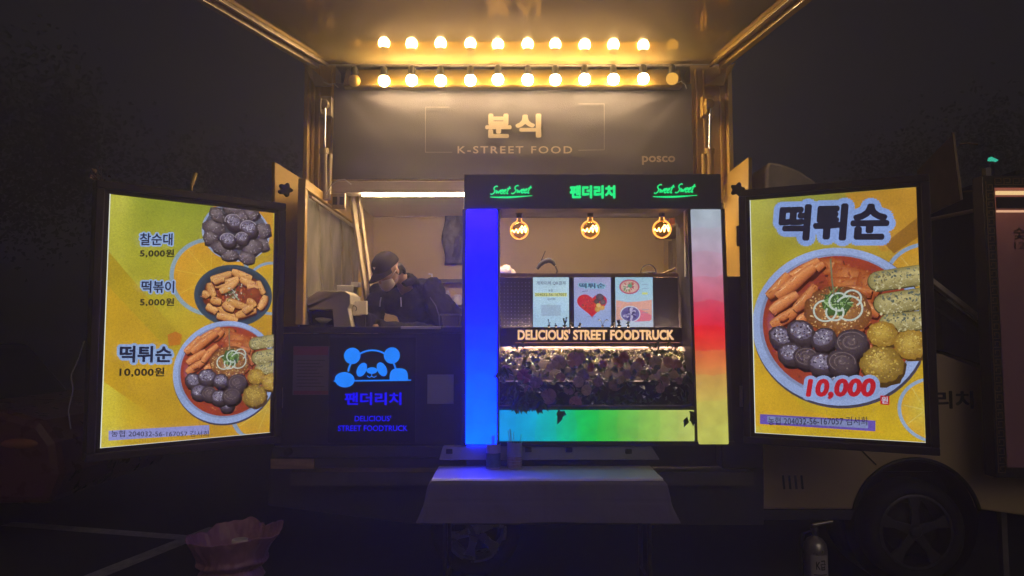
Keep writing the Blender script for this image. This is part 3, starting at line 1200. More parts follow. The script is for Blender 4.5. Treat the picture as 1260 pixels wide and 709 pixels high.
def combo_dish(cv, c, s):
    """rice cakes, sausage and fritters round a noodle mound, printed on the boards"""
    def T(x, y):
        return (c[0] + x * s, c[1] + y * s)
    cv.ell(T(0.01, -0.02), 1.0 * s, 1.0 * s, lin((70, 66, 84)), None, n=56)
    cv.ell(T(0, 0), 0.99 * s, 0.985 * s, lin((150, 160, 192)), lin((158, 178, 226)), n=56)
    cv.ell(T(0.0, 0.015), 0.90 * s, 0.89 * s, lin((112, 112, 140)), lin((136, 148, 186)), n=56)
    cv.ell(T(0.01, 0.02), 0.87 * s, 0.86 * s, lin((140, 64, 38)), lin((160, 62, 40)), n=56)
    for _ in range(110):
        a, q = rnd.uniform(0, 6.28), .8 * math.sqrt(rnd.random())
        z = s * rnd.uniform(.012, .05)
        col = ((176, 84, 50), (110, 42, 28), (200, 118, 76), (146, 60, 36))[rnd.randrange(4)]
        cv.ell(T(q * math.cos(a), .02 + q * math.sin(a)), z, z * rnd.uniform(.3, .8), lin(col), lin(mixc(col, (140, 64, 38), .5)), rnd.uniform(0, 3), 8)
    # lilac reflection at the left of the broth
    cv.ell(T(-.72, -.02), .09 * s, .22 * s, lin((150, 104, 132)), lin((160, 60, 50)), 0.2, 16)
    speck(cv, T(0, .05), .8 * s, .76 * s, 160, [(200, 128, 84), (104, 40, 26), (220, 156, 108), (88, 34, 22), (164, 76, 46)], .008 * s, .03 * s)
    # fish cake sheets
    for pl in ([(-.16, .86), (.10, .84), (.14, .66), (-.12, .64)], [(.02, .80), (.42, .66), (.36, .50), (-.08, .60)],
               [(-.1, .62), (.34, .60), (.44, .42), (-.04, .46)], [(.30, .72), (.56, .52), (.46, .34), (.24, .5)]):
        pp = [T(*p) for p in pl]
        ctr = (sum(p[0] for p in pp) / 4, sum(p[1] for p in pp) / 4)
        cv.fan([(p[0] + .02 * s, p[1] - .025 * s) for p in pp], ctr, lin((84, 24, 12)), lin((84, 24, 12)))
        cv.fan(pp, ctr, lin((206, 130, 72)), lin((162, 72, 32)))
        for _ in range(12):
            k, m = rnd.random(), rnd.random()
            q = (pp[0][0] * (1 - k) * (1 - m) + pp[1][0] * k * (1 - m) + pp[2][0] * k * m + pp[3][0] * (1 - k) * m,
                 pp[0][1] * (1 - k) * (1 - m) + pp[1][1] * k * (1 - m) + pp[2][1] * k * m + pp[3][1] * (1 - k) * m)
            cv.ell(q, .03 * s, .012 * s, lin(((226, 168, 112), (150, 60, 30))[rnd.randrange(2)]), lin((180, 96, 50)), rnd.uniform(0, 3), 8)
    for (x0, y0, x1, y1, r) in ((-.54, .60, -.18, .82, .070), (-.30, .62, -.12, .78, .055), (-.78, .40, -.54, .66, .075), (-.66, .40, -.24, .74, .078),
                                (-.74, .20, -.44, .40, .070), (-.74, .02, -.44, .22, .072), (-.46, .22, -.22, .50, .066), (-.42, .06, -.24, .16, .06), (-.66, .10, -.56, .14, .05)):
        tteok(cv, T(x0, y0), T(x1, y1), r * s)
    for (x0, y0, x1, y1, r) in ((.30, .10, .42, .38, .055), (.22, -.02, .38, .06, .05)):
        tteok(cv, T(x0, y0), T(x1, y1), r * s, (206, 112, 56), (128, 50, 24))
    # noodle mound
    for (x0, y0, x1, y1, r) in ((.12, .44, .40, .40, .07), (.30, .32, .48, .14, .065), (.04, -.06, .30, -.02, .06)):
        tteok(cv, T(x0, y0), T(x1, y1), r * s, (198, 112, 62), (136, 60, 32))
    cv.ell(T(.03, .19), .38 * s, .31 * s, lin((176, 126, 72)), lin((120, 66, 34)), n=40, wob=.05)
    for _ in range(330):
        a, q = rnd.uniform(0, 6.28), 1.02 * math.sqrt(rnd.random())
        col = ((216, 176, 116), (146, 92, 46), (232, 200, 150), (118, 64, 32), (196, 140, 80))[rnd.randrange(5)]
        z = s * rnd.uniform(.007, .020)
        cv.ell(T(.03 + .35 * q * math.cos(a), .19 + .29 * q * math.sin(a)), z, z * .55, lin(col), None, rnd.uniform(0, 3), 6)
    # sausage slices
    for (x, y, r, t) in ((-.64, -.13, .155, 0), (-.40, -.07, .17, 0), (-.14, -.15, .15, 0), (.17, -.20, .19, .3), (-.53, -.34, .155, 0),
                         (-.35, -.38, .15, .1), (-.02, -.62, .14, 0), (-.17, -.46, .155, 0), (.06, -.44, .175, .15)):
        sundae(cv, T(x, y), r * s, t)
    # seaweed rolls and slices of fritter
    for (x0, y0, x1, y1, r) in ((.50, .54, 1.1, .60, .125), (.56, .26, 1.1, .32, .13), (.60, .03, 1.1, .06, .115)):
        seaweed_roll(cv, T(x0, y0), T(x1, y1), r * s)
    sp = [(226, 200, 110), (180, 136, 50), (150, 110, 42), (206, 176, 80), (130, 96, 36)]
    fry(cv, T(.52, -.10), .165 * s, (206, 172, 74), (150, 110, 40), sp, 60)
    fry(cv, T(.82, -.22), .185 * s, (212, 180, 84), (156, 116, 42), sp, 60)
    fry(cv, T(.50, -.47), .235 * s, (192, 160, 76), (132, 100, 36), sp + [(112, 84, 36)], 110)
    # spring onion curls
    cv.ell(T(.02, .28), .17 * s, .15 * s, lin((92, 126, 64)), lin((60, 84, 44)), n=24, wob=.18)
    for _ in range(46):
        a, q = rnd.uniform(0, 6.28), rnd.uniform(0, .15)
        x, y, an = .02 + q * math.cos(a), .28 + q * math.sin(a), rnd.uniform(0, 3.14)
        L = rnd.uniform(.04, .09)
        col = ((120, 158, 84), (70, 104, 50), (168, 190, 140), (52, 80, 44))[rnd.randrange(4)]
        cv.line([T(x - L * math.cos(an), y - L * math.sin(an)), T(x + L * math.cos(an), y + L * math.sin(an))], .012 * s, lin(col))
    for (x, y, r, a0, a1) in ((-.11, .19, .13, 1.6, 6.6), (.16, .22, .15, -2.4, 2.6), (.05, .30, .11, .5, 5.2), (.00, .17, .10, 2.6, 6.9), (.2, .34, .1, -1, 3)):
        cv.ring(T(x, y), (r - .012) * s, (r + .010) * s, lin((196, 206, 196)), a0, a1, 26)
    cv.line([T(-.03, .84), T(-.02, .56), T(0, .38)], .016 * s, lin((110, 124, 96)))


def rice_cake_bowl(cv, c, rx, ry):
    def T(x, y):
        return (c[0] + (x - 235) / 200 * rx, c[1] - (y - 518) / 158 * ry)
    cv.ell(c, rx, ry, lin((40, 52, 66)), lin((56, 74, 92)), n=48)
    cv.ell((c[0], c[1] + ry * .02), rx * .90, ry * .88, lin((30, 34, 42)), lin((44, 58, 74)), n=48)
    cv.ell((c[0], c[1] + ry * .0), rx * .78, ry * .76, lin((150, 66, 36)), lin((110, 42, 24)), n=40, wob=.06)
    for _ in range(90):
        a, q = rnd.uniform(0, 6.28), .72 * math.sqrt(rnd.random())
        col = ((190, 84, 46), (104, 36, 22), (150, 58, 34), (206, 120, 72))[rnd.randrange(4)]
        z = rx * rnd.uniform(.02, .06)
        cv.ell((c[0] + rx * q * math.cos(a), c[1] + ry * q * math.sin(a)), z, z * .5, lin(col), None, rnd.uniform(0, 3), 8)
    for (x0, y0, x1, y1) in ((118, 440, 212, 405), (222, 395, 318, 424), (265, 432, 350, 460), (140, 470, 248, 430), (165, 498, 245, 440), (108, 462, 132, 522),
                             (355, 440, 388, 500), (398, 515, 364, 580), (75, 515, 100, 530), (195, 545, 295, 575), (250, 620, 345, 592), (158, 582, 232, 630), (98, 575, 145, 602), (152, 622, 248, 646), (300, 545, 340, 570), (128, 455, 178, 438), (300, 470, 350, 482), (180, 560, 230, 590), (285, 600, 330, 575), (118, 540, 165, 552)):
        tteok(cv, T(x0, y0), T(x1, y1), rx * .098, (230, 172, 100), (170, 100, 48))
    cv.ell(T(330, 500), rx * .2, ry * .16, lin((170, 84, 44)), lin((130, 52, 30)), 0, 18, .1)
    for _ in range(60):
        x, y = 238 + rnd.gauss(0, 26), 512 + rnd.gauss(0, 18)
        col = ((206, 214, 200), (92, 116, 66), (170, 180, 160), (52, 66, 42))[rnd.randrange(4)]
        cv.ell(T(x, y), rx * .03, rx * .014, lin(col), None, rnd.uniform(0, 3), 6)


def sausage_plate(cv, c, rx, ry):
    def T(x, y):
        return (c[0] + (x - 250) / 175 * rx, c[1] - (y - 200) / 150 * ry)
    cv.ell(c, rx, ry, lin((120, 128, 150)), lin((156, 172, 208)), n=48)
    cv.ell(c, rx * .94, ry * .94, lin((58, 54, 60)), lin((92, 94, 112)), n=44)
    chunks = [(135, 180, 58, 44, .1), (385, 175, 46, 44, -.4), (230, 82, 58, 32, 0), (318, 92, 50, 40, .3), (120, 240, 40, 34, .8), (385, 250, 40, 34, -.8), (150, 120, 44, 34, -.5),
              (175, 285, 52, 36, -.3), (330, 268, 62, 46, .5), (250, 250, 44, 34, .2), (215, 320, 44, 30, .1), (300, 325, 46, 30, -.2), (268, 120, 40, 30, .6)]
    for (x, y, w, h, a) in chunks:
        p = T(x, y)
        cv.ell((p[0] + rx * .02, p[1] - ry * .06), w / 175 * rx * 1.03, h / 150 * ry, lin((38, 30, 36)), None, a, 14, .12)
        cv.ell(p, w / 175 * rx, h / 150 * ry, lin((124, 110, 116)), lin((74, 60, 66)), a, 11, .2, off=(-.2, .3))
        # cut flank, lighter and flecked
        cv.ell((p[0] - rx * .03, p[1] + ry * .05), w / 175 * rx * .62, h / 150 * ry * .55, lin((140, 126, 132)), lin((104, 90, 96)), a + .3, 10, .2)
        for _k in range(34):
            q, b = math.sqrt(rnd.random()), rnd.uniform(0, 6.28)
            col = ((186, 176, 186), (52, 40, 46), (132, 100, 90), (96, 82, 90), (160, 148, 156))[rnd.randrange(5)]
            cv.ell(T(x + w * .85 * q * math.cos(b), y + h * .85 * q * math.sin(b)), rx * rnd.uniform(.01, .026), rx * .012, lin(col), None, b, 6)
    for (x, y, r) in ((228, 145, 46), (308, 170, 48), (203, 240, 41), (275, 225, 36)):
        sundae(cv, T(x, y), r / 175 * rx, 0)
        cv.ring(T(x, y), r / 175 * rx * .86, r / 175 * rx * .96, lin((172, 160, 172)), .5, 3.4, 14, .84)


# ------------------------------------------------------------------ lit menu boards
M['print'] = artmat('backlit_print', 0.86, var=0.22, scale=120.0)
M['leak'] = emat('lightbox_edge', lin((226, 234, 226)), 1.0)


def board_geometry(cv, corners, label, loc, knob, inner_left):
    """frame round the lit sheet; returns (thing, rect)"""
    t = thing('menu_board', label, 'menu board', loc, 'lit menu boards hinged to the truck')
    tl, tr, br, bl = [cv.uv(*p) for p in corners]
    rect = ((tl[0] + bl[0]) / 2, (bl[1] + br[1]) / 2, (tr[0] + br[0]) / 2, (tl[1] + tr[1]) / 2)
    u0, v0, u1, v1 = rect

    def bars(a0, b0, a1, b1, wd, h0, h1):
        g = Geo()
        for (p, q, r, s_) in ((a0 - wd, b0 - wd, a1 + wd, b0), (a0 - wd, b1, a1 + wd, b1 + wd), (a0 - wd, b0, a0, b1), (a1, b0, a1 + wd, b1)):
            cx_, cy_ = (p + r) / 2, (q + s_) / 2
            g.obox(cv.w(cx_, cy_, (h0 + h1) / 2), cv.u * (abs(r - p) / 2), cv.v * (abs(s_ - q) / 2), cv.n * ((h1 - h0) / 2))
        return g
    bars(u0, v0, u1, v1, 0.022, -0.055, 0.012).build('inner_frame', M['blackframe'], t, bevel=0.002)
    f = bars(u0 - 0.0225, v0 - 0.0225, u1 + 0.0225, v1 + 0.0225, 0.040, -0.075, 0.026).build('frame', M['blackframe'], t, bevel=0.006)
    g = Geo()
    g.obox(cv.w((u0 + u1) / 2, (v0 + v1) / 2, -0.046), cv.u * ((u1 - u0) / 2 + .02), cv.v * ((v1 - v0) / 2 + .02), cv.n * 0.012)
    g.build('back_panel', M['black'], t)
    # star knob on the top hinge corner
    kc = cv.wp(*knob, 0.03)
    g = Geo()
    pts = []
    for k in range(40):
        a = 2 * math.pi * k / 40
        r = 0.036 + 0.008 * math.cos(5 * a)
        pts.append(kc + cv.u * (r * math.cos(a)) + cv.v * (r * math.sin(a)))
    g.prism(pts, cv.n * -0.03)
    g.tube([kc, kc - cv.n * 0.10], 0.012, 10)
    g.build('hinge_knob', M['black'], t, bevel=0.006)
    s_ = 1 if inner_left else -1
    ue = u0 - 0.0625 if inner_left else u1 + 0.0625
    for k in (0.15, 0.85):
        vv = v0 + (v1 - v0) * k
        Geo().tube([cv.w(ue - 0.012 * s_, vv - 0.06, -0.03), cv.w(ue - 0.012 * s_, vv + 0.06, -0.03)], 0.012, 10).build('hinge', M['alu'], t)
    g = Geo()
    e = 0.004
    for (p, q, r, s_) in ((u0, v0, u0 + e, v1), (u0, v0, u1, v0 + e * .5)):
        g.obox(cv.w((p + r) / 2, (q + s_) / 2, 0.0118), cv.u * ((r - p) / 2), cv.v * ((s_ - q) / 2), cv.n * 0.0003)
    g.build('edge_glow', M['leak'], t)
    cv.clip = rect
    return t, rect


# left board
aL = R(41)
cvL = Canvas(P(336, 400, 4.12), (math.cos(aL), math.sin(aL), 0))
board_l, rect = board_geometry(cvL, ((133, 238), (336, 263), (333, 533), (124, 550)),
                               'lit yellow menu board listing three dishes in a column with their prices', tuple(P(230, 545, 3.85)), (350, 234), False)


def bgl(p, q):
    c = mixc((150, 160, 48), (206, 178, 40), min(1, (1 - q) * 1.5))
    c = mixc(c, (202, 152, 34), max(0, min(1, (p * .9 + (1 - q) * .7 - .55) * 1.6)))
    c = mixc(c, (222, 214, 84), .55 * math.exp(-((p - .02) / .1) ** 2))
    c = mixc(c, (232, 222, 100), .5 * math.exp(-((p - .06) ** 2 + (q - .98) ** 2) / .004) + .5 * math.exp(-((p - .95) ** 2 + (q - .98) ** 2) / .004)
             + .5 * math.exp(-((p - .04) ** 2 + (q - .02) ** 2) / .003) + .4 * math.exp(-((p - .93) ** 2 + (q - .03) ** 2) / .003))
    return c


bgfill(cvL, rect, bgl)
cvL.ppoly([(132, 300), (134, 310), (245, 440), (220, 444), (131, 350)], lin((186, 158, 34)))
cvL.ppoly([(131, 350), (220, 444), (240, 450), (200, 520), (128, 470)], lin((202, 160, 34)))
cvL.ppoly([(262, 247), (336, 256), (336, 300), (300, 300)], lin((206, 150, 44)))
orange_slice(cvL, cvL.uv(260, 341), 0.215, (142, 164, 176), (212, 168, 40), (226, 186, 70))
orange_slice(cvL, cvL.uv(335, 355), 0.155, (142, 164, 190), (212, 180, 44), (226, 196, 80))
orange_slice(cvL, cvL.uv(330, 500), 0.22, (140, 160, 190), (204, 170, 54), (220, 190, 90))
cvL.ppoly([(206, 412), (216, 408), (224, 412), (222, 424), (208, 426)], lin((198, 118, 30)))


def local_r(cv, c, rx, ry):
    a, b = cv.uv(c[0] - rx, c[1]), cv.uv(c[0] + rx, c[1])
    e, f = cv.uv(c[0], c[1] + ry), cv.uv(c[0], c[1] - ry)
    return ((a[0] + b[0]) / 2, (e[1] + f[1]) / 2), (b[0] - a[0]) / 2, (f[1] - e[1]) / 2


c, rx, ry = local_r(cvL, (290, 286), 42, 36)
sausage_plate(cvL, c, rx, ry)
c, rx, ry = local_r(cvL, (286, 364), 48, 38)
rice_cake_bowl(cvL, c, rx, ry)
c, rx, ry = local_r(cvL, (275, 458), 73, 56)
combo_dish(cvL, c, (rx + ry) / 2)
NV, PB = lin((26, 34, 66)), lin((150, 178, 226))
DK = lin((30, 26, 24))
cvL.text('찰순대', (169, 288, 209, 303), NV, 0.022, outline=0.14, ocol=PB)
cvL.text('5,000원', (169, 307.5, 211, 318), DK, 0.03, spacing=1.08)
cvL.text('떡볶이', (171, 346, 211, 361), NV, 0.022, outline=0.14, ocol=PB)
cvL.text('5,000원', (169, 367, 211, 377.5), DK, 0.03, spacing=1.08)
cvL.text('떡튀순', (144, 425, 208, 446), NV, 0.032, outline=0.17, ocol=PB)
cvL.text('10,000원', (144, 451.5, 199, 463.5), DK, 0.03, spacing=1.08)
cvL.ppoly([(131, 529), (254, 522), (254, 533), (131, 541)], lin((150, 152, 214)))
cvL.text('농협 204032-56-167057 김서희', (134, 528.5, 253, 536.5), lin((44, 44, 66)), 0.004)
pr = cvL.g.build('lit_print', M['print'], board_l)

# right board
aR = R(-26)
cvR = Canvas(P(925, 400, 4.12), (math.cos(aR), math.sin(aR), 0))
board_r, rect = board_geometry(cvR, ((924, 246), (1127, 231), (1139, 545), (928, 532)),
                               'lit yellow menu board with one big dish and a red 10,000 price', tuple(P(1030, 540, 3.95)), (908, 234), True)


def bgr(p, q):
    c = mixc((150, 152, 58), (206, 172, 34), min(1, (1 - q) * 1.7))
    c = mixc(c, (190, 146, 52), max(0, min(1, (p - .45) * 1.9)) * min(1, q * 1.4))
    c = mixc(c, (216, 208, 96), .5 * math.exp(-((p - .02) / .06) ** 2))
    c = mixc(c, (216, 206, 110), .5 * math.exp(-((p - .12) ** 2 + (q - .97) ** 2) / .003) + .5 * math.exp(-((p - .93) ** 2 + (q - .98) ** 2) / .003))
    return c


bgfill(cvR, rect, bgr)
cvR.ppoly([(1040, 238), (1128, 231), (1131, 300), (1085, 310), (1050, 262)], lin((192, 142, 44)))
cvR.ppoly([(1088, 300), (1131, 268), (1132, 292), (1100, 312)], lin((150, 104, 34)))
orange_slice(cvR, cvR.uv(1140, 345), 0.20, (142, 164, 196), (196, 158, 60), (216, 180, 96))
orange_slice(cvR, cvR.uv(1150, 505), 0.17, (150, 170, 196), (206, 186, 70), (220, 200, 110))
cvR.ppoly([(929, 430), (990, 505), (1060, 520), (1090, 533), (928, 524)], lin((214, 170, 36)))
c, rx, ry = local_r(cvR, (1033, 402), 106, 101)
combo_dish(cvR, c, (rx + ry) / 2)
cvR.text('떡튀순', (959, 253, 1095, 297), lin((30, 30, 48)), 0.05, shear=0.10, outline=0.20, ocol=lin((140, 168, 228)))
RD = lin((196, 28, 44))
cvR.text('10,000', (992, 466, 1078, 491), RD, 0.05, shear=0.16, outline=0.20, ocol=lin((150, 172, 222)))
cvR.ppoly([(1083, 486), (1094, 487), (1094, 498), (1083, 497)], lin((196, 28, 44)))
cvR.text('원', (1084.5, 487.5, 1092.5, 496), lin((200, 205, 225)), 0.02)
cvR.ppoly([(936, 509), (1077, 517), (1077, 530), (936, 521)], lin((104, 84, 176)))
cvR.ppoly([(945, 511.5), (1068, 518.5), (1068, 526.5), (945, 519)], lin((132, 142, 190)))
cvR.text('농협 204032-56-167057 김서희', (946, 512.5, 1067, 522.5), lin((34, 34, 60)), 0.004)
cvR.g.build('lit_print', M['print'], board_r)

# ------------------------------------------------------------------ LED kiosk front
YK = 4.05
kc = P(730, 560, YK)
kiosk = thing('kiosk_front', 'black kiosk front with rainbow light panels and green neon lettering over the counter window', 'kiosk', (kc.x, YK, kc.z))
M['header'] = pmat('kiosk_black', (0.035, 0.027, 0.030), 0.5, var=0.15)
g = Geo().pbox(571, 214, 888, 257, YK, YK + 0.32)
g.build('header_box', M['header'], kiosk, bevel=0.005)
for (a_, b_) in ((569, 574), (611, 614)):
    Geo().pbox(a_, 257.3, b_, 549, YK + 0.004, YK + 0.3).build('upright', M['header'], kiosk, bevel=0.003)
g = Geo()
g.prism([P(845.5, 257.3, YK + .004), P(850, 257.3, YK + .004), P(859, 549, YK + .004), P(855.5, 549, YK + .004)], (0, 0.3, 0))
g.build('upright', M['header'], kiosk, bevel=0.003)
g = Geo()
g.prism([P(887.5, 257.3, YK + .004), P(892, 257.3, YK + .004), P(902, 549, YK + .004), P(897.5, 549, YK + .004)], (0, 0.3, 0))
g.build('upright', M['header'], kiosk, bevel=0.003)
g = Geo().pbox(574, 258.5, 611, 547, YK - 0.012, YK + 0.06)
g.build('light_panel', rampmat('led_left', 2, [(0.03, (0, 29, 255)), (0.18, (0, 23, 255)), (0.42, (0, 9, 255)), (0.62, (0, 1, 255)), (0.86, (0, 0, 255)), (1.0, (8, 1, 255))], 18.0), kiosk, bevel=0.006)
g = Geo()
g.prism([P(850.5, 257.5, YK - .012), P(887, 257.5, YK - .012), P(897, 547, YK - .012), P(860, 547, YK - .012)], (0, 0.07, 0))
g.build('light_panel', rampmat('led_right', 2, [(0.03, (192, 196, 92)), (0.20, (198, 190, 88)), (0.32, (214, 150, 78)), (0.42, (226, 78, 52)), (0.50, (236, 6, 36)), (0.60, (214, 52, 84)),
                                                (0.74, (196, 140, 164)), (0.88, (184, 170, 190)), (1.0, (168, 186, 198))], 0.95), kiosk, bevel=0.006)
g = Geo().pbox(614.5, 505, 855, 543, YK - 0.012, YK + 0.06)
g.build('light_panel', rampmat('led_bottom', 0, [(0.0, (10, 140, 226)), (0.14, (0, 164, 226)), (0.26, (0, 178, 190)), (0.42, (0, 196, 76)), (0.55, (30, 192, 66)), (0.68, (104, 190, 74)), (0.84, (156, 196, 86)), (1.0, (196, 204, 106))], 0.95), kiosk, bevel=0.006)
Geo().pbox(606, 543.4, 905, 549, YK - 0.004, YK + 0.3).build('base_rail', M['header'], kiosk, bevel=0.003)
Geo().pbox(614.2, 500, 855, 504.8, YK + 0.004, YK + 0.1).build('planter_rail', M['header'], kiosk, bevel=0.003)
g = Geo()
for (a, b) in ((543, 574), (574.2, 845)):
    pass
g.prism([P(545, 549.5, YK + 0.02), P(802, 549.5, YK + 0.02), P(812, 566, YK + 0.02), P(540, 566, YK + 0.02)], (0, 0.06, 0))
led = g.build('ledge', pmat('grey_ledge', (0.30, 0.29, 0.29), 0.5, var=0.15), kiosk, bevel=0.004)
for (x, y) in ((650, 553), (700, 553), (773, 555), (553, 555)):
    c = P(x, y, YK + 0.02)
    g = Geo().box((c.x - 0.018, c.y - 0.02, c.z - 0.014), (c.x + 0.018, c.y - 0.0003, c.z + 0.012))
    g.build('catch', M['black'], led, bevel=0.003)
for (a_, b_) in ((843, 846.5), (613.6, 615.5)):
    Geo().pbox(a_, 258, b_, 340, YK + 0.05, YK + 0.09).build('window_edge', M['white'], kiosk)
g = Geo()
g.pbox(612, 336.5, 847, 341, YK + 0.27, YK + 0.33)
g.build('shelf_edge', M['wood'], kiosk)
g = Geo()
g.pbox(606, 341.3, 856, 430, YK + 0.30, YK + 0.33)
g.build('back_board', M['dark'], kiosk)
g = Geo()
for j in range(14):
    for i in range(9):
        c = P(616 + 4.4 * i, 348 + 4.4 * j, YK + 0.2995)
        g.lathe((c.x, c.y, c.z), [(0.0, -0.0004), (0.0028, -0.0002), (0.003, 0.0003)], 6, 'y')
g.build('perforated_sheet', pmat('pale_dots', (0.25, 0.24, 0.30), 0.5), kiosk)

cvh = Canvas((0, YK, 2.3), (1, 0, 0))
text_geo('팬더리치', cvh, (701, 228.5, 757, 244.5), 0.012, 0.05).build('neon_lettering', M['green'], kiosk)
LET = {
    'S': ([[(0.95, 0.92), (0.7, 1.0), (0.35, 0.85), (0.4, 0.62), (0.7, 0.45), (0.6, 0.15), (0.25, 0.0), (0.0, 0.12)]], 0.9),
    'w': ([[(0.0, 0.5), (0.12, 0.05), (0.3, 0.45), (0.42, 0.05), (0.72, 0.55)]], 0.75),
    'e': ([[(0.05, 0.28), (0.42, 0.38), (0.38, 0.56), (0.15, 0.5), (0.05, 0.2), (0.25, 0.02), (0.5, 0.18)]], 0.52),
    't': ([[(0.35, 0.9), (0.15, 0.12), (0.3, 0.02), (0.42, 0.1)], [(0.0, 0.6), (0.62, 0.68)]], 0.6),
    ' ': ([], 0.35)}
for (x0, y0, x1, y1, ul) in ((603, 229.5, 656, 240, (603, 243, 655, 242)), (804, 227.5, 857, 239, (803, 242.5, 857, 241.5))):
    g = Geo()
    tot = sum(LET[ch][1] for ch in 'Sweet Sweet')
    px, sx = 0.0, (x1 - x0 - 4) / tot
    for ch in 'Sweet Sweet':
        for st in LET[ch][0]:
            pts = []
            for (a, b) in st:
                X = x0 + (px + a) * sx + b * 3.2
                Y = y1 - b * (y1 - y0) - (px / tot) * 1.5
                pts.append(cvh.wp(X, Y, 0.012))
            # rounded strokes
            q = []
            for i in range(len(pts) - 1):
                for k in range(3):
                    t = k / 3
                    q.append(pts[i].lerp(pts[i + 1], t))
            q.append(pts[-1])
            q = [q[0]] + [(q[i - 1] + q[i] * 2 + q[i + 1]) / 4 for i in range(1, len(q) - 1)] + [q[-1]]
            g.tube(q, 0.0040, 6)
        px += LET[ch][1]
    pts = [cvh.wp(ul[0] + (ul[2] - ul[0]) * k / 8, ul[1] + (ul[3] - ul[1]) * k / 8 + 0.8 * math.sin(k * .5), 0.012) for k in range(9)]
    g.tube(pts, [0.0025 + 0.0035 * math.sin(math.pi * min(1, k / 7)) for k in range(9)], 6)
    g.build('neon_script', M['green'], kiosk)

# letter sign under the screens
ls = thing('letter_sign', 'black sign strip with warm backlit letters DELICIOUS STREET FOODTRUCK above the flowers', 'sign', tuple(P(730, 428, YK + .24)))
g = Geo().pbox(614.5, 403, 853, 427, YK + 0.24, YK + 0.252)
g.build('sign_strip', M['header'], ls, bevel=0.003)
cvs = Canvas((0, YK + 0.24, 1.5), (1, 0, 0))
text_geo("DELICIOUS' STREET FOODTRUCK", cvs, (637, 405.5, 829, 418.5), 0.006, 0.04).build('lettering', M['warmletters'], ls)
g = Geo()
A, B = P(634, 421.6, YK + 0.239), P(836, 421.0, YK + 0.239)
g.box((A.x, A.y - 0.003, A.z - 0.0015), (B.x, A.y + 0.0005, A.z + 0.0015))
g.build('glowing_line', emat('warm_line', lin((190, 120, 90)), 1.0), ls)

# three lit posters behind the sign
YS = YK + 0.27
scr = []
for (x0, x1, lab) in ((656, 700, 'lit white payment notice with a yellow highlighted account number'),
                      (706.5, 751.5, 'lit lilac poster with a heart shaped dish in red and brown'),
                      (757.5, 803, 'lit pale poster with one bowl above and one bowl on a peach ground')):
    t = thing('lit_poster', lab, 'poster', tuple(P((x0 + x1) / 2, 403, YS)), 'lit posters in the kiosk')
    g = Geo().pbox(x0 - 1.3, 340.3, x1 + 1.3, 404, YS, YS + 0.025)
    g.build('frame', M['header'], t, bevel=0.002)
    cv = Canvas((0, YS - 0.001, 1.7), (1, 0, 0))
    a, b = cv.uv(x0, 402.5), cv.uv(x1, 341.3)
    cv.clip = (a[0], a[1], b[0], b[1])
    scr.append((t, cv, (a[0], a[1], b[0], b[1])))
t, cv, rc = scr[0]
bgfill(cv, rc, lambda p, q: mixc((176, 212, 236), (188, 220, 232), q), 4, 6)
GR = lin((70, 84, 110))
cv.text('계좌이체 QR결제', (660, 346, 696, 351), GR, 0.01)
cv.text('농협', (675, 356, 680, 359), GR, 0.01)
cv.ppoly([(658, 360.5), (697.5, 360.5), (697.5, 365), (658, 365)], lin((214, 222, 130)))
cv.text('204032-56-167057', (658.5, 361, 697, 364.3), lin((60, 70, 80)), 0.01)
cv.text('김서희', (673.5, 366.5, 683, 369.5), GR, 0.01)
cv.ppoly([(666, 375.5), (690, 375.5), (690, 389), (666, 389)], lin((160, 186, 208)))
cv.g.build('print', M['print'], t)
t, cv, rc = scr[1]
bgfill(cv, rc, lambda p, q: mixc((152, 176, 224), (168, 168, 208), q), 4, 6)
cv.text('떡튀순', (712.5, 348.5, 744.5, 355), lin((40, 62, 100)), 0.03, outline=0.13, ocol=lin((140, 200, 226)))
cv.line([cv.uv(716, 359), cv.uv(723, 358)], 0.003, GR)
hp, hq = [], []
cxh, cyh, sh = 728.5, 374.5, 18.5
for k in range(41):
    tt = 2 * math.pi * k / 40
    x, y = 16 * math.sin(tt) ** 3, 13 * math.cos(tt) - 5 * math.cos(2 * tt) - 2 * math.cos(3 * tt) - math.cos(4 * tt)
    hp.append((cxh + x / 16 * sh, cyh - y / 16 * sh * .88))
cv.fan([cv.uv(*p) for p in hp], cv.uv(cxh - 6, cyh), lin((206, 44, 36)), lin((196, 30, 44)))
for _ in range(60):
    x, y = cxh + rnd.gauss(-5, 5), cyh + rnd.gauss(-1, 5)
    if abs(x - cxh) < 12 and abs(y - cyh) < 9:
        cv.ell(cv.uv(x, y), 0.005, 0.003, lin(((226, 110, 60), (150, 24, 24), (214, 70, 44), (100, 96, 50))[rnd.randrange(4)]), None, rnd.uniform(0, 3), 7)
for (x, y, r, col) in ((738, 366, 5.2, (70, 54, 62)), (742, 372, 3.5, (86, 70, 76)), (734, 371, 3.4, (60, 46, 54)), (741, 379, 3.2, (206, 160, 66)), (735, 381, 3.4, (196, 150, 60)), (736.5, 376, 3, (214, 180, 90))):
    a = cv.uv(x, y)
    cv.ell(a, r * .0049, r * .0045, lin(mixc(col, (220, 210, 190), .25)), lin(col), 0, 14, .08)
cv.line([cv.uv(721, 390), cv.uv(733, 389.5)], 0.003, lin((120, 130, 180)))
cv.g.build('print', M['print'], t)
t, cv, rc = scr[2]
bgfill(cv, rc, lambda p, q: mixc((196, 206, 226), (164, 206, 226), min(1, q * 1.3)), 4, 6)
cv.ppoly([(758, 369.5), (772, 372), (788, 371), (802, 369), (802, 394), (758, 394)], lin((226, 168, 152)))
cv.ppoly([(786, 380), (802, 388), (800, 395), (780, 396)], lin((226, 120, 140)))
c = cv.uv(774.5, 353)
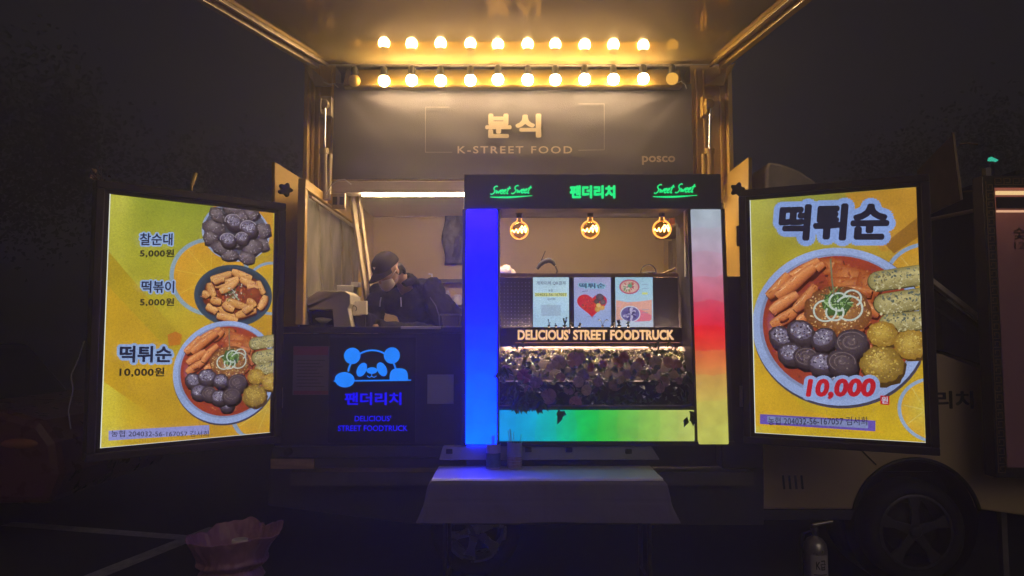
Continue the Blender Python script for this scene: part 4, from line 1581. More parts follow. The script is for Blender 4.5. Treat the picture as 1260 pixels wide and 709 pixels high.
cv.ell(c, 0.062, 0.045, lin((206, 150, 150)), lin((186, 74, 104)), n=26)
cv.ell(c, 0.053, 0.037, lin((226, 206, 190)), lin((214, 170, 160)), n=26)
for _ in range(26):
    a, q = rnd.uniform(0, 6.28), rnd.uniform(.2, .85)
    cv.ell((c[0] + .05 * q * math.cos(a), c[1] + .034 * q * math.sin(a)), .010, .004, lin(((190, 80, 90), (236, 224, 196), (110, 150, 96))[rnd.randrange(3)]), None, a, 8)
cv.ell(cv.uv(775, 352), .014, .011, lin((80, 160, 130)), lin((120, 160, 120)), 0, 12, .2)
c = cv.uv(775.5, 386.5)
cv.ell(c, 0.062, 0.050, lin((190, 196, 222)), lin((206, 212, 232)), n=26)
cv.ell(c, 0.056, 0.044, lin((80, 70, 130)), lin((110, 100, 160)), n=26)
for _ in range(30):
    a, q = rnd.uniform(0, 6.28), rnd.uniform(.1, .85)
    cv.ell((c[0] + .05 * q * math.cos(a), c[1] + .04 * q * math.sin(a)), .011, .007, lin(((150, 142, 190), (62, 54, 110), (190, 184, 216))[rnd.randrange(3)]), None, a, 8)
for y, w_ in ((350, 8), (355, 8), (381, 8), (385, 7)):
    cv.line([cv.uv(790, y), cv.uv(790 + w_, y)], 0.003, lin((130, 150, 180)))
cv.ppoly([(790, 360), (797, 360), (797, 362.5), (790, 362.5)], lin((206, 216, 120)))
cv.g.build('print', M['print'], t)

# tiny pot plants along the top of the letter sign
pots = [(675.4, 11, 2, 'tiny dark pot plant with two upright shoots, leftmost on the sign'), (684, 9, 1, 'tiny dark pot plant with one drooping leaf on a bare stem'),
        (694.7, 13, 5, 'dark pot plant with a broad pointed shape, fattest on the sign'), (704.6, 7, 3, 'tiny dark plant in the gap between first and second poster'),
        (713, 7, 3, 'tiny dark pot plant at the left edge of the lilac poster'), (741.5, 10, 4, 'tiny dark pot plant with two long arching leaves before the lilac poster'),
        (752.6, 8, 3, 'tiny dark plant in the gap between second and third poster'), (762, 10, 5, 'dark bushy pot plant at the left edge of the third poster'), (773, 8, 3, 'small squat pot plant, rightmost on the sign')]
M['leafdark'] = pmat('dark_leaf', (0.03, 0.05, 0.025), 0.5, var=0.3)
for (x, hpx, kind, lab) in pots:
    Yp = YK + 0.262
    b = P(x, 403.2, Yp)
    k = Yp / F
    t = thing('pot_plant', lab, 'pot plant', (b.x, Yp, b.z), 'tiny pot plants on the letter sign')
    g = Geo()
    r = 0.0085 if kind != 5 else 0.014
    g.lathe((b.x, Yp, b.z), [(0.0, 0.0), (r * .7, 0.0), (r, 0.016), (r * .85, 0.016), (0.0, 0.013)], 12)
    g.build('pot', M['black'], t)
    g = Geo()
    H = hpx * k
    nleaf = {1: 1, 2: 2, 3: 4, 4: 2, 5: 9}[kind]
    for i in range(nleaf):
        if kind == 4:
            dx, top = (-0.022 if i == 0 else 0.026), H
            pts = [Vector((b.x, Yp, b.z + .012)), Vector((b.x + dx * .4, Yp, b.z + H * .8)), Vector((b.x + dx, Yp - .004, b.z + H)), Vector((b.x + dx * 1.5, Yp - .006, b.z + H * .82))]
        else:
            dx = rnd.uniform(-.012, .012) if nleaf > 2 else (-.004 + .010 * i)
            zz = rnd.uniform(.55, 1.0) * H
            pts = [Vector((b.x, Yp, b.z + .012)), Vector((b.x + dx * .6, Yp, b.z + zz * .6)), Vector((b.x + dx, Yp + rnd.uniform(-.006, .006), b.z + zz)), Vector((b.x + dx * 1.3 + .003, Yp, b.z + zz * 1.02))]
        g.tube(pts, [.0012, .0016, .0055 if kind in (3, 5) else .004, .0006], 6)
    g.build('leaves', M['leafdark'], t)

# ------------------------------------------------------------------ flower planter
YFp = YK + 0.13
pl = thing('flower_planter', 'long planter of pink and cream roses with leaves under the letter sign', 'planter', tuple(P(732, 503, YFp)))
g = Geo()
g.pbox(614.5, 470, 855, 500, YK + 0.14, YK + 0.28)
g.pbox(614.5, 427.5, 855, 470.2, YK + 0.285, YK + 0.299)
g.build('planter_box', M['header'], pl)
g = Geo()
A, B = P(622, 425.5, YK + 0.262), P(842, 425.2, YK + 0.262)
g.box((A.x, A.y, A.z - 0.004), (B.x, A.y + 0.010, A.z + 0.006))
g.build('lamp_strip', emat('planter_lamp', (1.0, 0.68, 0.40), 420.0), pl)
g = Geo()
A, B = P(626, 428.6, YK + 0.20), P(838, 428.2, YK + 0.20)
g.box((A.x, A.y, A.z - 0.0035), (B.x, A.y + 0.012, A.z + 0.0035))
g.build('light_strip', M['pinkline'], pl)
# fine hedge under the strip
M['moss'] = pmat('fine_hedge_leaf', (0.26, 0.24, 0.075), 0.6, var=0.5, scale=40)
M['leaf'] = pmat('ivy_leaf', (0.05, 0.09, 0.04), 0.42, var=0.45, scale=14)
g = Geo()


def leafquad(g, c, L, W, d, nrm):
    d = d.normalized()
    s = d.cross(nrm).normalized() * W
    up = s.cross(d).normalized() * (L * 0.12)
    g.add([c, c + d * L * .45 + s + up, c + d * L, c + d * L * .45 - s + up, c + d * L * .5 - up * .6], [(0, 4, 1), (1, 4, 2), (2, 4, 3), (3, 4, 0)])


def rv(s=1.0):
    return Vector((rnd.gauss(0, s), rnd.gauss(0, s), rnd.gauss(0, s)))


for _ in range(2600):
    x = rnd.uniform(618, 850)
    y = 430.5 + abs(rnd.gauss(0, 5)) + (0 if 640 < x < 836 else rnd.uniform(0, 8))
    c = P(x, y, YK + rnd.uniform(0.185, 0.245))
    leafquad(g, c, rnd.uniform(.010, .018), rnd.uniform(.004, .007), rv() + Vector((0, -.8, .3)), rv())
g.build('hedge', M['moss'], pl)
g = Geo()
for _ in range(640):
    x = rnd.uniform(615, 853)
    y = rnd.uniform(434, 504)
    c = P(x, y, YK + rnd.uniform(0.07, 0.20) + (0.07 if y < 450 else 0))
    leafquad(g, c, rnd.uniform(.03, .06), rnd.uniform(.010, .020), rv() + Vector((0, -.9, -.5)), rv(.6) + Vector((0, -1, .6)))
# trailing sprays that hang over the light panel and at the ends
for (x, y, n, sp) in ((640, 490, 12, 9), (662, 492, 12, 8), (690, 500, 4, 4), (850, 505, 8, 4), (620, 450, 10, 4), (848, 455, 12, 5), (652, 478, 10, 9), (628, 470, 10, 6)):
    for _ in range(n):
        c = P(x + rnd.gauss(0, sp * .5), y + rnd.uniform(0, 9), YK - 0.02 - rnd.uniform(0, .03))
        leafquad(g, c, rnd.uniform(.04, .075), rnd.uniform(.012, .018), Vector((rnd.gauss(0, .7), -.25, -1)), Vector((rnd.gauss(0, .3), -1, .2)))
for _ in range(60):
    x = rnd.choice([rnd.uniform(632, 646), rnd.uniform(800, 812), rnd.uniform(820, 832)])
    c = P(x, rnd.uniform(424, 436), YK + rnd.uniform(.17, .21))
    leafquad(g, c, rnd.uniform(.02, .036), rnd.uniform(.007, .012), rv() + Vector((0, -.8, .5)), rv(.5) + Vector((0, -1, .3)))
g.build('foliage', M['leaf'], pl)


def rose(R0, seed):
    q = random.Random(seed)
    g = Geo()
    for ringi, (n, rr, tilt_, hgt) in enumerate(((3, .26, 1.30, .02), (5, .46, 1.05, .0), (6, .72, .72, -.06), (7, 1.0, .42, -.16))):
        for k in range(n):
            a = 2 * math.pi * (k + q.uniform(-.2, .2)) / n + ringi * .5
            wd = 1.25 * math.pi / n * rr * 1.15
            tl = tilt_ + q.uniform(-.15, .15)

            def pt(u, v, a=a, wd=wd, tl=tl, rr=rr, hgt=hgt):
                # v runs from the heart to the rim, u across the petal
                w = wd * math.sin(min(1.0, .25 + v) * math.pi * .62)
                du = (u - .5) * 2
                rad = rr * (.15 + .85 * v * math.cos(tl * (1 - .55 * v)))
                dep = -hgt + (rr * .75) * v * math.sin(tl) - .10 * rr * du * du + (-.16 * rr * v ** 4)
                an = a + du * w / max(rr, .2) * .8
                return Vector((R0 * rad * math.cos(an), -R0 * dep * .8, R0 * rad * math.sin(an)))
            g.grid(pt, 4, 4)
    return g


M['rose'] = [pmat('pink_petal', (0.62, 0.30, 0.28), 0.6, var=0.2, scale=30), pmat('cream_petal', (0.62, 0.44, 0.32), 0.6, var=0.15, scale=30),
             pmat('deep_pink_petal', (0.40, 0.10, 0.16), 0.6, var=0.2, scale=30), pmat('lilac_petal', (0.44, 0.27, 0.27), 0.6, var=0.2, scale=30)]
fl = [(688, 446, 9, 1), (705, 443, 10, 0), (714, 441, 7, 0), (690, 464, 6, 0), (718, 462, 8, 3), (712, 470, 7, 1), (760, 446, 8, 0), (767, 440, 7, 2), (782, 455, 9, 1), (788, 446, 6, 0),
      (806, 446, 8, 1), (822, 446, 7, 0), (832, 449, 7, 0), (757, 473, 8, 1), (763, 467, 6, 1), (772, 461, 6, 3), (645, 463, 9, 2), (622, 456, 7, 3), (675, 488, 10, 3), (708, 495, 8, 0),
      (721, 480, 7, 1), (700, 480, 7, 3), (817, 470, 7, 3), (812, 478, 6, 3), (660, 470, 8, 3), (736, 470, 6, 3), (792, 462, 6, 3), (742, 448, 5, 2), (676, 452, 5, 1), (836, 468, 5, 3),
      (650, 480, 6, 3), (712, 488, 6, 1), (798, 440, 5, 2), (726, 452, 6, 2)]
proto = {}
for i, (x, y, r, kd) in enumerate(fl):
    Yf = YK + 0.06 + rnd.uniform(0, .05) + max(0, (462 - y) * .0025)
    c = P(x, y, Yf)
    key = (kd, i % 2)
    rad = r * Yf / F
    if key not in proto:
        gg = rose(1.0, 40 + kd * 2 + i % 2)
        me_o = gg.build('rose', M['rose'][kd], pl)
        me_o.data.transform(Matrix.Translation(ORI[pl.name]))
        proto[key] = me_o
        o = me_o
    else:
        o = proto[key].copy()
        COL.objects.link(o)
        o.parent = pl
    o.location = c - ORI[pl.name]
    o.scale = (rad, rad, rad)
    o.rotation_euler = (rnd.uniform(-.35, .45), rnd.uniform(0, 6.28), rnd.uniform(-.5, .5))

# ------------------------------------------------------------------ hanging globe bulbs
M['amberglass'] = None
m, nt, out = _nodes('amber_clear_glass')
tr = nt.nodes.new('ShaderNodeBsdfTransparent')
tr.inputs[0].default_value = (0.98, 0.84, 0.62, 1)
gl = nt.nodes.new('ShaderNodeBsdfGlossy')
gl.inputs['Roughness'].default_value = 0.08
gl.inputs[0].default_value = (1, .8, .5, 1)
mx = nt.nodes.new('ShaderNodeMixShader')
fr = nt.nodes.new('ShaderNodeFresnel')
fr.inputs[0].default_value = 1.35
nt.links.new(fr.outputs[0], mx.inputs[0])
nt.links.new(tr.outputs[0], mx.inputs[1])
nt.links.new(gl.outputs[0], mx.inputs[2])
nt.links.new(mx.outputs[0], out.inputs[0])
M['amberglass'] = m
M['filament'] = emat('amber_filament', (1.0, 0.55, 0.16), 16.0)
M['halo'] = emat('amber_rim_glow', (1.0, 0.46, 0.12), 2.6)
for (x, y, lab) in ((639, 283.5, 'glowing amber globe bulb hanging by the blue light panel'), (726.3, 282.5, 'glowing amber globe bulb hanging in the middle of the window'), (814.5, 282, 'glowing amber globe bulb hanging by the bottle shelf')):
    Yb = YK + 0.16
    c = P(x, y, Yb)
    t = thing('globe_bulb', lab, 'light bulb', (c.x, Yb, c.z + .15), 'amber globe bulbs in the kiosk window')
    top = P(x, 256.5, Yb).z
    g = Geo()
    k = Yb / F
    g.lathe((c.x, Yb, c.z), [(0.0, top - c.z), (.026, top - c.z), (.026, k * 21), (.019, k * 20), (.018, k * 15.5), (0.0, k * 15.5)], 16)
    g.build('bulb_socket', M['black'], t, bevel=.002)
    r = 12.3 * k
    g = Geo()
    prof = []
    for j in range(17):
        a = -math.pi / 2 + (math.pi * .90) * j / 16
        prof.append((max(.0005, r * math.cos(a)), r * math.sin(a)))
    prof += [(.017, r * 1.02), (.016, k * 16.5)]
    g.lathe((c.x, Yb, c.z), prof, 28)
    g.build('glass_globe', M['amberglass'], t)
    g = Geo()
    pts = []
    for j in range(57):
        s = j / 56
        pts.append(Vector((c.x + r * .78 * (2 * s - 1), Yb + .012 * math.sin(20 * s), c.z - r * .10 + r * .22 * math.sin(s * 26) * (.5 + .8 * s) + r * .12 * s)))
    g.tube(pts, .0028, 6)
    pts = [Vector((c.x + r * .42 + r * .24 * math.cos(a * .3), Yb - .004, c.z + r * .22 + r * .20 * math.sin(a * .6))) for a in range(22)]
    g.tube(pts, .0026, 6)
    g.build('filament', M['filament'], t)
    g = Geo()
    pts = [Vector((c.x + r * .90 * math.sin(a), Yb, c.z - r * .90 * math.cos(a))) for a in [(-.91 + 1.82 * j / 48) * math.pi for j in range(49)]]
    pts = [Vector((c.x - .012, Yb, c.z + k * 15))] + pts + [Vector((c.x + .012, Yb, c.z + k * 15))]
    g.tube(pts, .0036, 6)  # glowing ring added to imitate the filament's light refracted at the glass rim
    g.build('rim_glow_ring', M['halo'], t)

# ------------------------------------------------------------------ lit tube over the counter
ty = YB + 0.0
A, B = P(446, 239.6, ty), P(840, 239, ty)
t = thing('tube_lamp', 'long white tube lamp under the header inside the truck', 'tube lamp', (A.x, ty, A.z))
g = Geo().tube([A, B], 0.012, 10)
g.build('tube', M['tube'], t)
g = Geo()
for k in range(5):
    xx = A.x + (B.x - A.x) * (k + .5) / 5
    g.box((xx - .01, ty - .006, A.z + .0121), (xx + .01, ty + .006, A.z + .022))
g.build('holder', M['white'], t, bevel=.003)

# ------------------------------------------------------------------ panda sign on the counter front
YP = YF - 0.022
pd = thing('panda_sign', 'dark glossy panel with a glowing blue panda and blue lettering on the counter front', 'sign', tuple(P(459, 545, YP)))
g = Geo().pbox(405.5, 415.5, 510, 545, YP, YP + 0.02)
g.build('panel', pmat('gloss_black', (0.016, 0.016, 0.022), 0.16, var=.1), pd, bevel=.003)
cvp = Canvas((0, YP - .0008, 1.3), (1, 0, 0))
k = YP / F


def pc(x, y):
    return cvp.uv(x, y)


def disc(cv, c, rx, ry, rot=0.0, n=32, z=.004):
    g = Geo()
    pts = []
    for i in range(n):
        a = 2 * math.pi * i / n
        x, y = rx * math.cos(a), ry * math.sin(a)
        pts.append(cv.w(c[0] + x * math.cos(rot) - y * math.sin(rot), c[1] + x * math.sin(rot) + y * math.cos(rot), z))
    g.prism(pts, -cv.n * z * .9)
    return g


g = Geo()
for d in (disc(cvp, pc(433.5, 438), 10 * k, 10 * k), disc(cvp, pc(482.3, 437.5), 9.8 * k, 10 * k)):
    g.add(d.v, d.f)
pts = []
hc = pc(458, 461)
for i in range(33):
    a = math.pi * (1.0 - .04 - .92 * i / 32)
    pts.append(cvp.w(hc[0] + 29.5 * k * math.cos(a), hc[1] + 29.5 * k * math.sin(a), .003))
g.tube(pts, 1.15 * k, 6)
for (x, y, s_) in ((445.2, 455, 1), (470, 454.5, -1)):
    d = disc(cvp, pc(x, y), 5.6 * k, 9 * k, -.45 * s_)
    g.add(d.v, d.f)
d = disc(cvp, pc(457.7, 456), 6.6 * k, 4 * k)
g.add(d.v, d.f)
g.tube([cvp.wp(457.6, 459, .003), cvp.wp(457.4, 463, .003), cvp.wp(454.5, 464.6, .003), cvp.wp(451.8, 462.5, .003)], .6 * k, 6)
g.tube([cvp.wp(457.4, 463, .003), cvp.wp(460.5, 464.6, .003), cvp.wp(463.2, 462.5, .003)], .6 * k, 6)
d = disc(cvp, pc(424.3, 467.3), 12 * k, 9.2 * k, -.1, z=.006)
g.add(d.v, d.f)
pts = []
pc2 = pc(490.8, 467.5)
for i in range(21):
    a = math.pi * i / 20
    pts.append(cvp.w(pc2[0] + 11.2 * k * abs(math.cos(a)) ** .7 * (1 if math.cos(a) > 0 else -1), pc2[1] + 14.0 * k * math.sin(a) ** .6, .006))
g.prism(pts, -cvp.n * .005)
A, B = cvp.wp(411, 469, .002), cvp.wp(506, 467.8, .002)
g.tube([A, B], .95 * k, 6)
g.build('panda_emblem', M['pandablue'], pd)
text_geo('팬더리치', cvp, (424, 483, 494, 498.5), .004, .03).build('lettering', M['deepblue'], pd)
text_geo("DELICIOUS'", cvp, (436.5, 511.5, 481, 518.5), .003, .012).build('lettering', M['deepblue'], pd)
text_geo('STREET FOODTRUCK', cvp, (416, 523.5, 501.5, 530.5), .003, .012).build('lettering', M['deepblue'], pd)

# notices on the counter front
Yn = YF - .0015
g = Geo().pbox(526, 461, 558, 497, Yn - .0025, Yn)
tag(g.build('notice_card', pmat('card', (.40, .40, .42), .7, var=.08), origin=tuple(P(542, 497, Yn))), 'small blank pale card stuck on the counter front beside the kiosk', 'card')
t = thing('price_notice', 'pink edged paper notice with faint lines left of the panda sign', 'notice', tuple(P(385, 486, Yn)))
g = Geo().pbox(361, 426, 404, 486, Yn - .002, Yn)
g.build('sheet', pmat('notice_paper', (.20, .16, .19), .7, var=.1), t)
PBM = pmat('pink_band', (.28, .07, .12), .7)
for (a_, b_) in ((426.5, 437), (481, 485.6)):
    Geo().pbox(361.2, a_, 403.8, b_, Yn - .0026, Yn - .0021).build('pink_band', PBM, t)
g = Geo()
for j in range(9):
    g.pbox(365, 443 + 4 * j, 400 - (j * 7) % 11, 444 + 4 * j, Yn - .0026, Yn - .0021)
g.build('text_lines', pmat('faint_grey_lines', (.09, .07, .09), .7), t)

# ------------------------------------------------------------------ worker behind the counter
def blob(name, g, voxel, mat, parent, smooth=6, wr=0.0, wsc=.06):
    o = g.build(name, mat, parent)
    r = o.modifiers.new('remesh', 'REMESH')
    r.mode = 'VOXEL'
    r.voxel_size = voxel
    r.use_smooth_shade = True
    s = o.modifiers.new('smooth', 'SMOOTH')
    s.iterations = smooth
    s.factor = 0.6
    if wr > 0:
        tx = bpy.data.textures.new(name + '_folds', 'CLOUDS')
        tx.noise_scale = wsc
        d = o.modifiers.new('folds', 'DISPLACE')
        d.texture = tx
        d.strength = wr
        d.mid_level = 0.5
    return o


person = thing('person', 'person in a dark cap, face mask and black hoodie bending over the counter', 'person', (P(545, 400, 5.25).x, 5.25, 0.74))
HC = P(477, 333, 4.68)
f = Vector((-.50, -.60, -.62)).normalized()
rgt = f.cross(Vector((0, 0, 1))).normalized()
upv = rgt.cross(f).normalized()


def H(a, b, c):          # right, up, forward in head space (metres)
    return HC + rgt * a + upv * b + f * c


def headball(g, c, sx, sy, sz, nu=22, nv=16):
    b = Geo().ball((0, 0, 0), 1.0, nu, nv)
    g.add([H(c[0] + v.x * sx, c[1] + v.z * sz, c[2] + v.y * sy) for v in b.v], b.f, None, True)


NECK, CHEST, HIP = P(499, 352, 4.88), P(515, 374, 5.0), P(548, 404, 5.26)
SR, SL = P(531, 356, 4.86), P(463, 366, 4.94)
ER, WR = P(552, 414, 4.86), P(470, 404, 4.62)
EL, WL = P(457, 400, 4.74), P(444, 392, 4.50)
skin = pmat('skin', (0.42, 0.24, 0.16), 0.5, var=.1)
g = Geo()
headball(g, (0, .03, -.012), .074, .094, .090)          # skull
headball(g, (0, -.035, .022), .060, .066, .074)         # face
headball(g, (0, -.085, .048), .034, .036, .030)         # chin
headball(g, (0, -.028, .096), .011, .016, .018, 10, 8)  # nose
for s in (-1, 1):
    headball(g, (.074 * s, -.012, -.012), .010, .018, .028, 10, 8)   # ears
    headball(g, (.029 * s, .012, .078), .014, .010, .007, 8, 6)      # brow and lids
g.tube([H(0, -.04, -.03), H(0, -.10, -.06), NECK, CHEST], [.050, .050, .055, .07], 14)
g.tube([NECK, CHEST, HIP], [.055, .09, .11], 16)
for (S_, E_, W_) in ((SR, ER, WR), (SL, EL, WL)):
    g.tube([CHEST.lerp(S_, .3), S_, E_, W_], [.05, .048, .036, .027], 12)
for (a, sgn) in ((WR, -1), (WL, 1)):
    # palm and five curled fingers closing on the counter top device
    d = Vector((-.75, -.55, -.15)).normalized()
    sd = Vector((.55, -.75, 0.1)).normalized() * sgn
    dn = Vector((0, 0, -1))
    pal = a + d * .06
    g.tube([a - d * .01, a + d * .03, pal], [.027, .034, .034], 10)
    for k, (o, L) in enumerate(((-.028, .060), (-.010, .070), (.009, .068), (.026, .054))):
        b0 = pal - d * .01 + sd * o
        g.tube([b0, b0 + d * L * .5 + dn * .004, b0 + d * L * .85 + dn * .022, b0 + d * L * .9 + dn * .040], [.0095, .009, .0085, .006], 8)
    b0 = a + d * .02 - sd * .028
    g.tube([b0, b0 - sd * .024 + d * .024, b0 - sd * .022 + d * .052 + dn * .012], [.011, .010, .007], 8)
for s in (-1, 1):
    hp_ = HIP + Vector((.09 * s, .03 * s, 0))
    g.tube([hp_, hp_ + Vector((0, -.03, -.42)), Vector((hp_.x, hp_.y + .02, .80))], [.085, .06, .045], 12)
    ft = Vector((hp_.x, hp_.y + .02, .775))
    g.tube([ft + Vector((0, .05, 0)), ft + Vector((0, -.06, 0)), ft + Vector((0, -.15, -.01))], [.034, .036, .024], 10)
blob('body', g, .006, skin, person, 3)

fabric = pmat('black_hoodie', (0.007, 0.0065, 0.009), 0.95, spec=.25, var=.25, scale=20, bump=.3, bscale=200)
g = Geo()
g.tube([NECK + (CHEST - NECK) * .1, NECK.lerp(CHEST, .5), CHEST, HIP, HIP + Vector((.02, .03, -.12))], [.09, .155, .185, .19, .18], 20)
for (S_, E_, W_) in ((SR, ER, WR), (SL, EL, WL)):
    g.tube([CHEST.lerp(S_, .2), S_, S_.lerp(E_, .5), E_, E_.lerp(W_, .5), W_.lerp(E_, -.06)], [.12, .096, .080, .074, .064, .050], 14)
nb = H(0, -.10, -.11)
b = Geo().ball((0, 0, 0), 1, 20, 12)
g.add([nb + Vector((v.x * .095, v.y * .075, v.z * .045)) + Vector((.01, .03, -.045)) for v in b.v], b.f, None, True)
g.tube([H(-.07, -.125, .0), H(-.08, -.13, -.07), H(0, -.135, -.115), H(.08, -.13, -.07), H(.07, -.125, .0)], [.026, .03, .032, .03, .026], 12)
blob('hoodie', g, .009, fabric, person, 5, .042, .075)
g = Geo()
for s in (-1, 1):
    hp_ = HIP + Vector((.09 * s, .03 * s, -.02))
    g.tube([hp_ + Vector((0, 0, .06)), hp_, hp_ + Vector((0, -.03, -.42)), Vector((hp_.x, hp_.y + .02, .82))], [.11, .115, .085, .07], 14)
blob('trousers', g, .012, M['black'], person, 4)
g = Geo()
for j in range(9):
    pass


def capsh(u, v):
    a = 2 * math.pi * u
    e = (math.pi / 2) * v
    r = math.cos(e)
    return H(.083 * r * math.cos(a), .030 + .004 * math.cos(a * 6) * r * .3 + .098 * math.sin(e), -.006 + .104 * r * math.sin(a))


g.grid(capsh, 30, 10)
g2 = Geo()


def brim(u, v):
    a = math.pi * (.10 + .80 * u)
    R_ = 1.0 + .72 * v * math.sin(math.pi * (.08 + .84 * u)) ** .6
    x = .080 * math.cos(a) * (1 + .10 * v)
    z = -.006 + .102 * math.sin(a) * R_
    return H(x, .034 - .020 * v - .16 * x * x / .08 * (v + .4) * .6, z)


capm = pmat('dark_cap', (0.013, 0.009, 0.012), 0.85, spec=.25, var=.2, bump=.2, bscale=150)
cap = g.build('cap', capm, person, solid=.004)
g2.grid(brim, 24, 8)
g2.build('cap_brim', capm, cap, solid=.004)
g = Geo()
g.tube([H(-.02, .085, .09), H(-.012, .075, .096), H(-.004, .087, .09)], .003, 6)
g.build('cap_patch', M['cream'], cap)


def mask(u, v):
    a = (u - .5) * 2
    x = .066 * math.sin(a * 1.25)
    z = .022 + .082 * math.cos(a * 1.15) - .012 * (1 - v) - .01 * v
    y = -.105 + .085 * v * (1 - .18 * a * a) + .03 * a * a * (1 - v)
    bul = .012 * math.sin(math.pi * v) * (1 - a * a)
    return H(x, y, z + bul)


g = Geo().grid(mask, 16, 8)
for s in (-1, 1):
    g.tube([H(.058 * s, -.03, .055), H(.074 * s, -.012, .02), H(.080 * s, .0, -.012)], .0018, 5)
    g.tube([H(.056 * s, -.075, .05), H(.072 * s, -.055, .015), H(.079 * s, -.02, -.016)], .0018, 5)
g.build('face_mask', pmat('mask_cloth', (.62, .52, .48), .8, var=.08), person, solid=.002)
g = Geo()
headball(g, (0, -.012, -.045), .072, .052, .070)
for k in range(24):
    a = rnd.uniform(-1, 1)
    g.tube([H(.068 * a, .0, -.065 - .025 * (1 - a * a)), H(.07 * a, -.05, -.072 - .02 * (1 - a * a)), H(.055 * a + rnd.uniform(-.01, .01), -.085, -.065)], [.012, .012, .004], 6)
blob('hair', g, .006, pmat('black_hair', (.012, .010, .010), .45), person, 2)
for s in (-1, 1):
    g = Geo()
    a = P(481 + 12 * s, 366, 4.72)
    g.tube([a, a + Vector((.004 * s, -.01, -.03)), a + Vector((.006 * s, -.012, -.062))], .0045, 6)
    g.build('drawstring', M['white'], person)
g = Geo()
g.tube([P(529, 366, 4.72), P(536, 376, 4.70), P(540, 388, 4.69), P(541, 402, 4.70)], .0035, 6)
g.build('apron_strap', pmat('grey_strap', (.12, .11, .105), .9), person)

# ------------------------------------------------------------------ things on the counter
ZC = P(0, 402, YF).z          # counter top
t = thing('countertop_machine', 'cream plastic machine with a curved hood and dark opening at the counter end', 'machine', (P(395, 0, 4.3).x, 4.42, ZC))
Ym = 4.28
prof = [(366, 404), (366, 386), (370, 376), (380, 365), (392, 358), (424, 358), (431, 363), (431, 374), (428, 379), (433, 404), (411, 404), (409, 381.5), (368.5, 381.5)]
g = Geo().prism([P(x, y, Ym) for x, y in prof], (0, .30, 0))
g.build('hood', M['creamplastic'], t, bevel=.012)
g = Geo()
g.pbox(367, 382, 410.5, 404, Ym + .14, Ym + .28)
g.build('cavity', M['black'], t)
g = Geo()
a = P(368, 404, Ym)
g.box((a.x, Ym + .01, ZC + .001), (P(409, 0, Ym).x, Ym + .139, ZC + .012))
g.build('drip_tray', M['dark'], t)
g = Geo()
g.tube([P(388, 392, Ym + .05), P(394, 394, Ym + .05), P(402, 394.5, Ym + .05), P(408, 393, Ym + .05)], [.004, .018, .016, .003], 8)
tag(g.build('scoop', M['white'], origin=tuple(P(395, 394, Ym + .05))), 'small white scoop lying in the opening of the cream machine', 'scoop')
t = thing('tissue_box', 'pale square carton standing behind the cream machine', 'carton', tuple(P(423, 370, 4.62)))
g = Geo().pbox(414, 351, 434, 402, 4.62, 4.72)
g.build('carton', M['paper'], t, bevel=.004)
g = Geo().pbox(432, 347, 441, 353, 4.63, 4.70)
g.build('flap', M['paper'], t)
t = thing('card_terminal', 'pale card terminal with a round dark mark beside the cream machine', 'card reader', tuple(P(441, 392, 4.40)))
g = Geo().prism([P(431, 371, 4.40), P(451, 370, 4.40), P(451, 387, 4.36), P(430, 388, 4.36)], (0, .04, 0))
g.build('casing', M['creamplastic'], t, bevel=.004)
g = Geo().pbox(433, 388.3, 449, 404, 4.385, 4.42)
g.build('foot', M['black'], t, bevel=.003)
g = Geo()
c = P(435.5, 380, 4.378)
g.tube([c + Vector((.018 * math.cos(a), -.004, .018 * math.sin(a))) for a in [2 * math.pi * i / 18 for i in range(19)]], .003, 6)
g.build('round_mark', M['black'], t)
g = Geo().pbox(493, 401.6, 542, 405, YF - .026, YF + .16)
tag(g.build('tray', M['white'], bevel=.003, origin=tuple(P(517, 405, YF))), 'thin white tray along the counter edge before the worker', 'tray')
t = thing('clear_tub', 'small clear tub with dark contents at the right end of the counter', 'tub', tuple(P(556, 404, 4.3)))
c = P(555, 404, 4.32)
g = Geo()
tub = pmat('clear_tub_plastic', (.62, .56, .52), .2, var=.1, alpha=.45)
g.prism([P(543, 388, 4.28), P(566, 388, 4.28), P(564, 404, 4.28), P(545, 404, 4.28)], (0, .1, 0))
g.build('tub', tub, t, bevel=.004)
g = Geo().pbox(548, 394, 561, 403.5, 4.30, 4.36)
g.build('contents', M['dark'], t, bevel=.01)
g = Geo()
g.pbox(541.5, 386.3, 567.5, 388, 4.27, 4.39)
g.build('rim', M['white'], t)

# back worktop with jars and bottle
t = thing('back_worktop', 'pale back worktop with a steel shelf along the rear wall of the truck', 'worktop', (P(640, 0, 6.1).x, 6.1, .74))
ybk = 6.05
g = Geo().box((P(500, 0, ybk).x, ybk, P(0, 394, ybk).z - .03), (P(800, 0, ybk).x, YW - .01, P(0, 394, ybk).z))
g.build('top', M['steel'], t)
g = Geo().box((P(505, 0, ybk).x, ybk + .03, .741), (P(795, 0, ybk).x, YW - .012, P(0, 394, ybk).z - .031))
g.build('cabinet', M['alu'], t)
g = Geo().box((P(500, 0, 6.3).x, 6.30, P(0, 343.5, 6.3).z - .03), (P(700, 0, 6.3).x, YW - .006, P(0, 343.5, 6.3).z))
g.build('wall_rail', M['black'], t)
g = Geo().box((P(528, 0, 6.2).x, 6.18, P(0, 372, 6.2).z - .02), (P(640, 0, 6.2).x, YW - .007, P(0, 372, 6.2).z))
g.build('shelf', M['white'], t)
zsh, zwt = P(0, 372, 6.2).z, P(0, 394, ybk).z
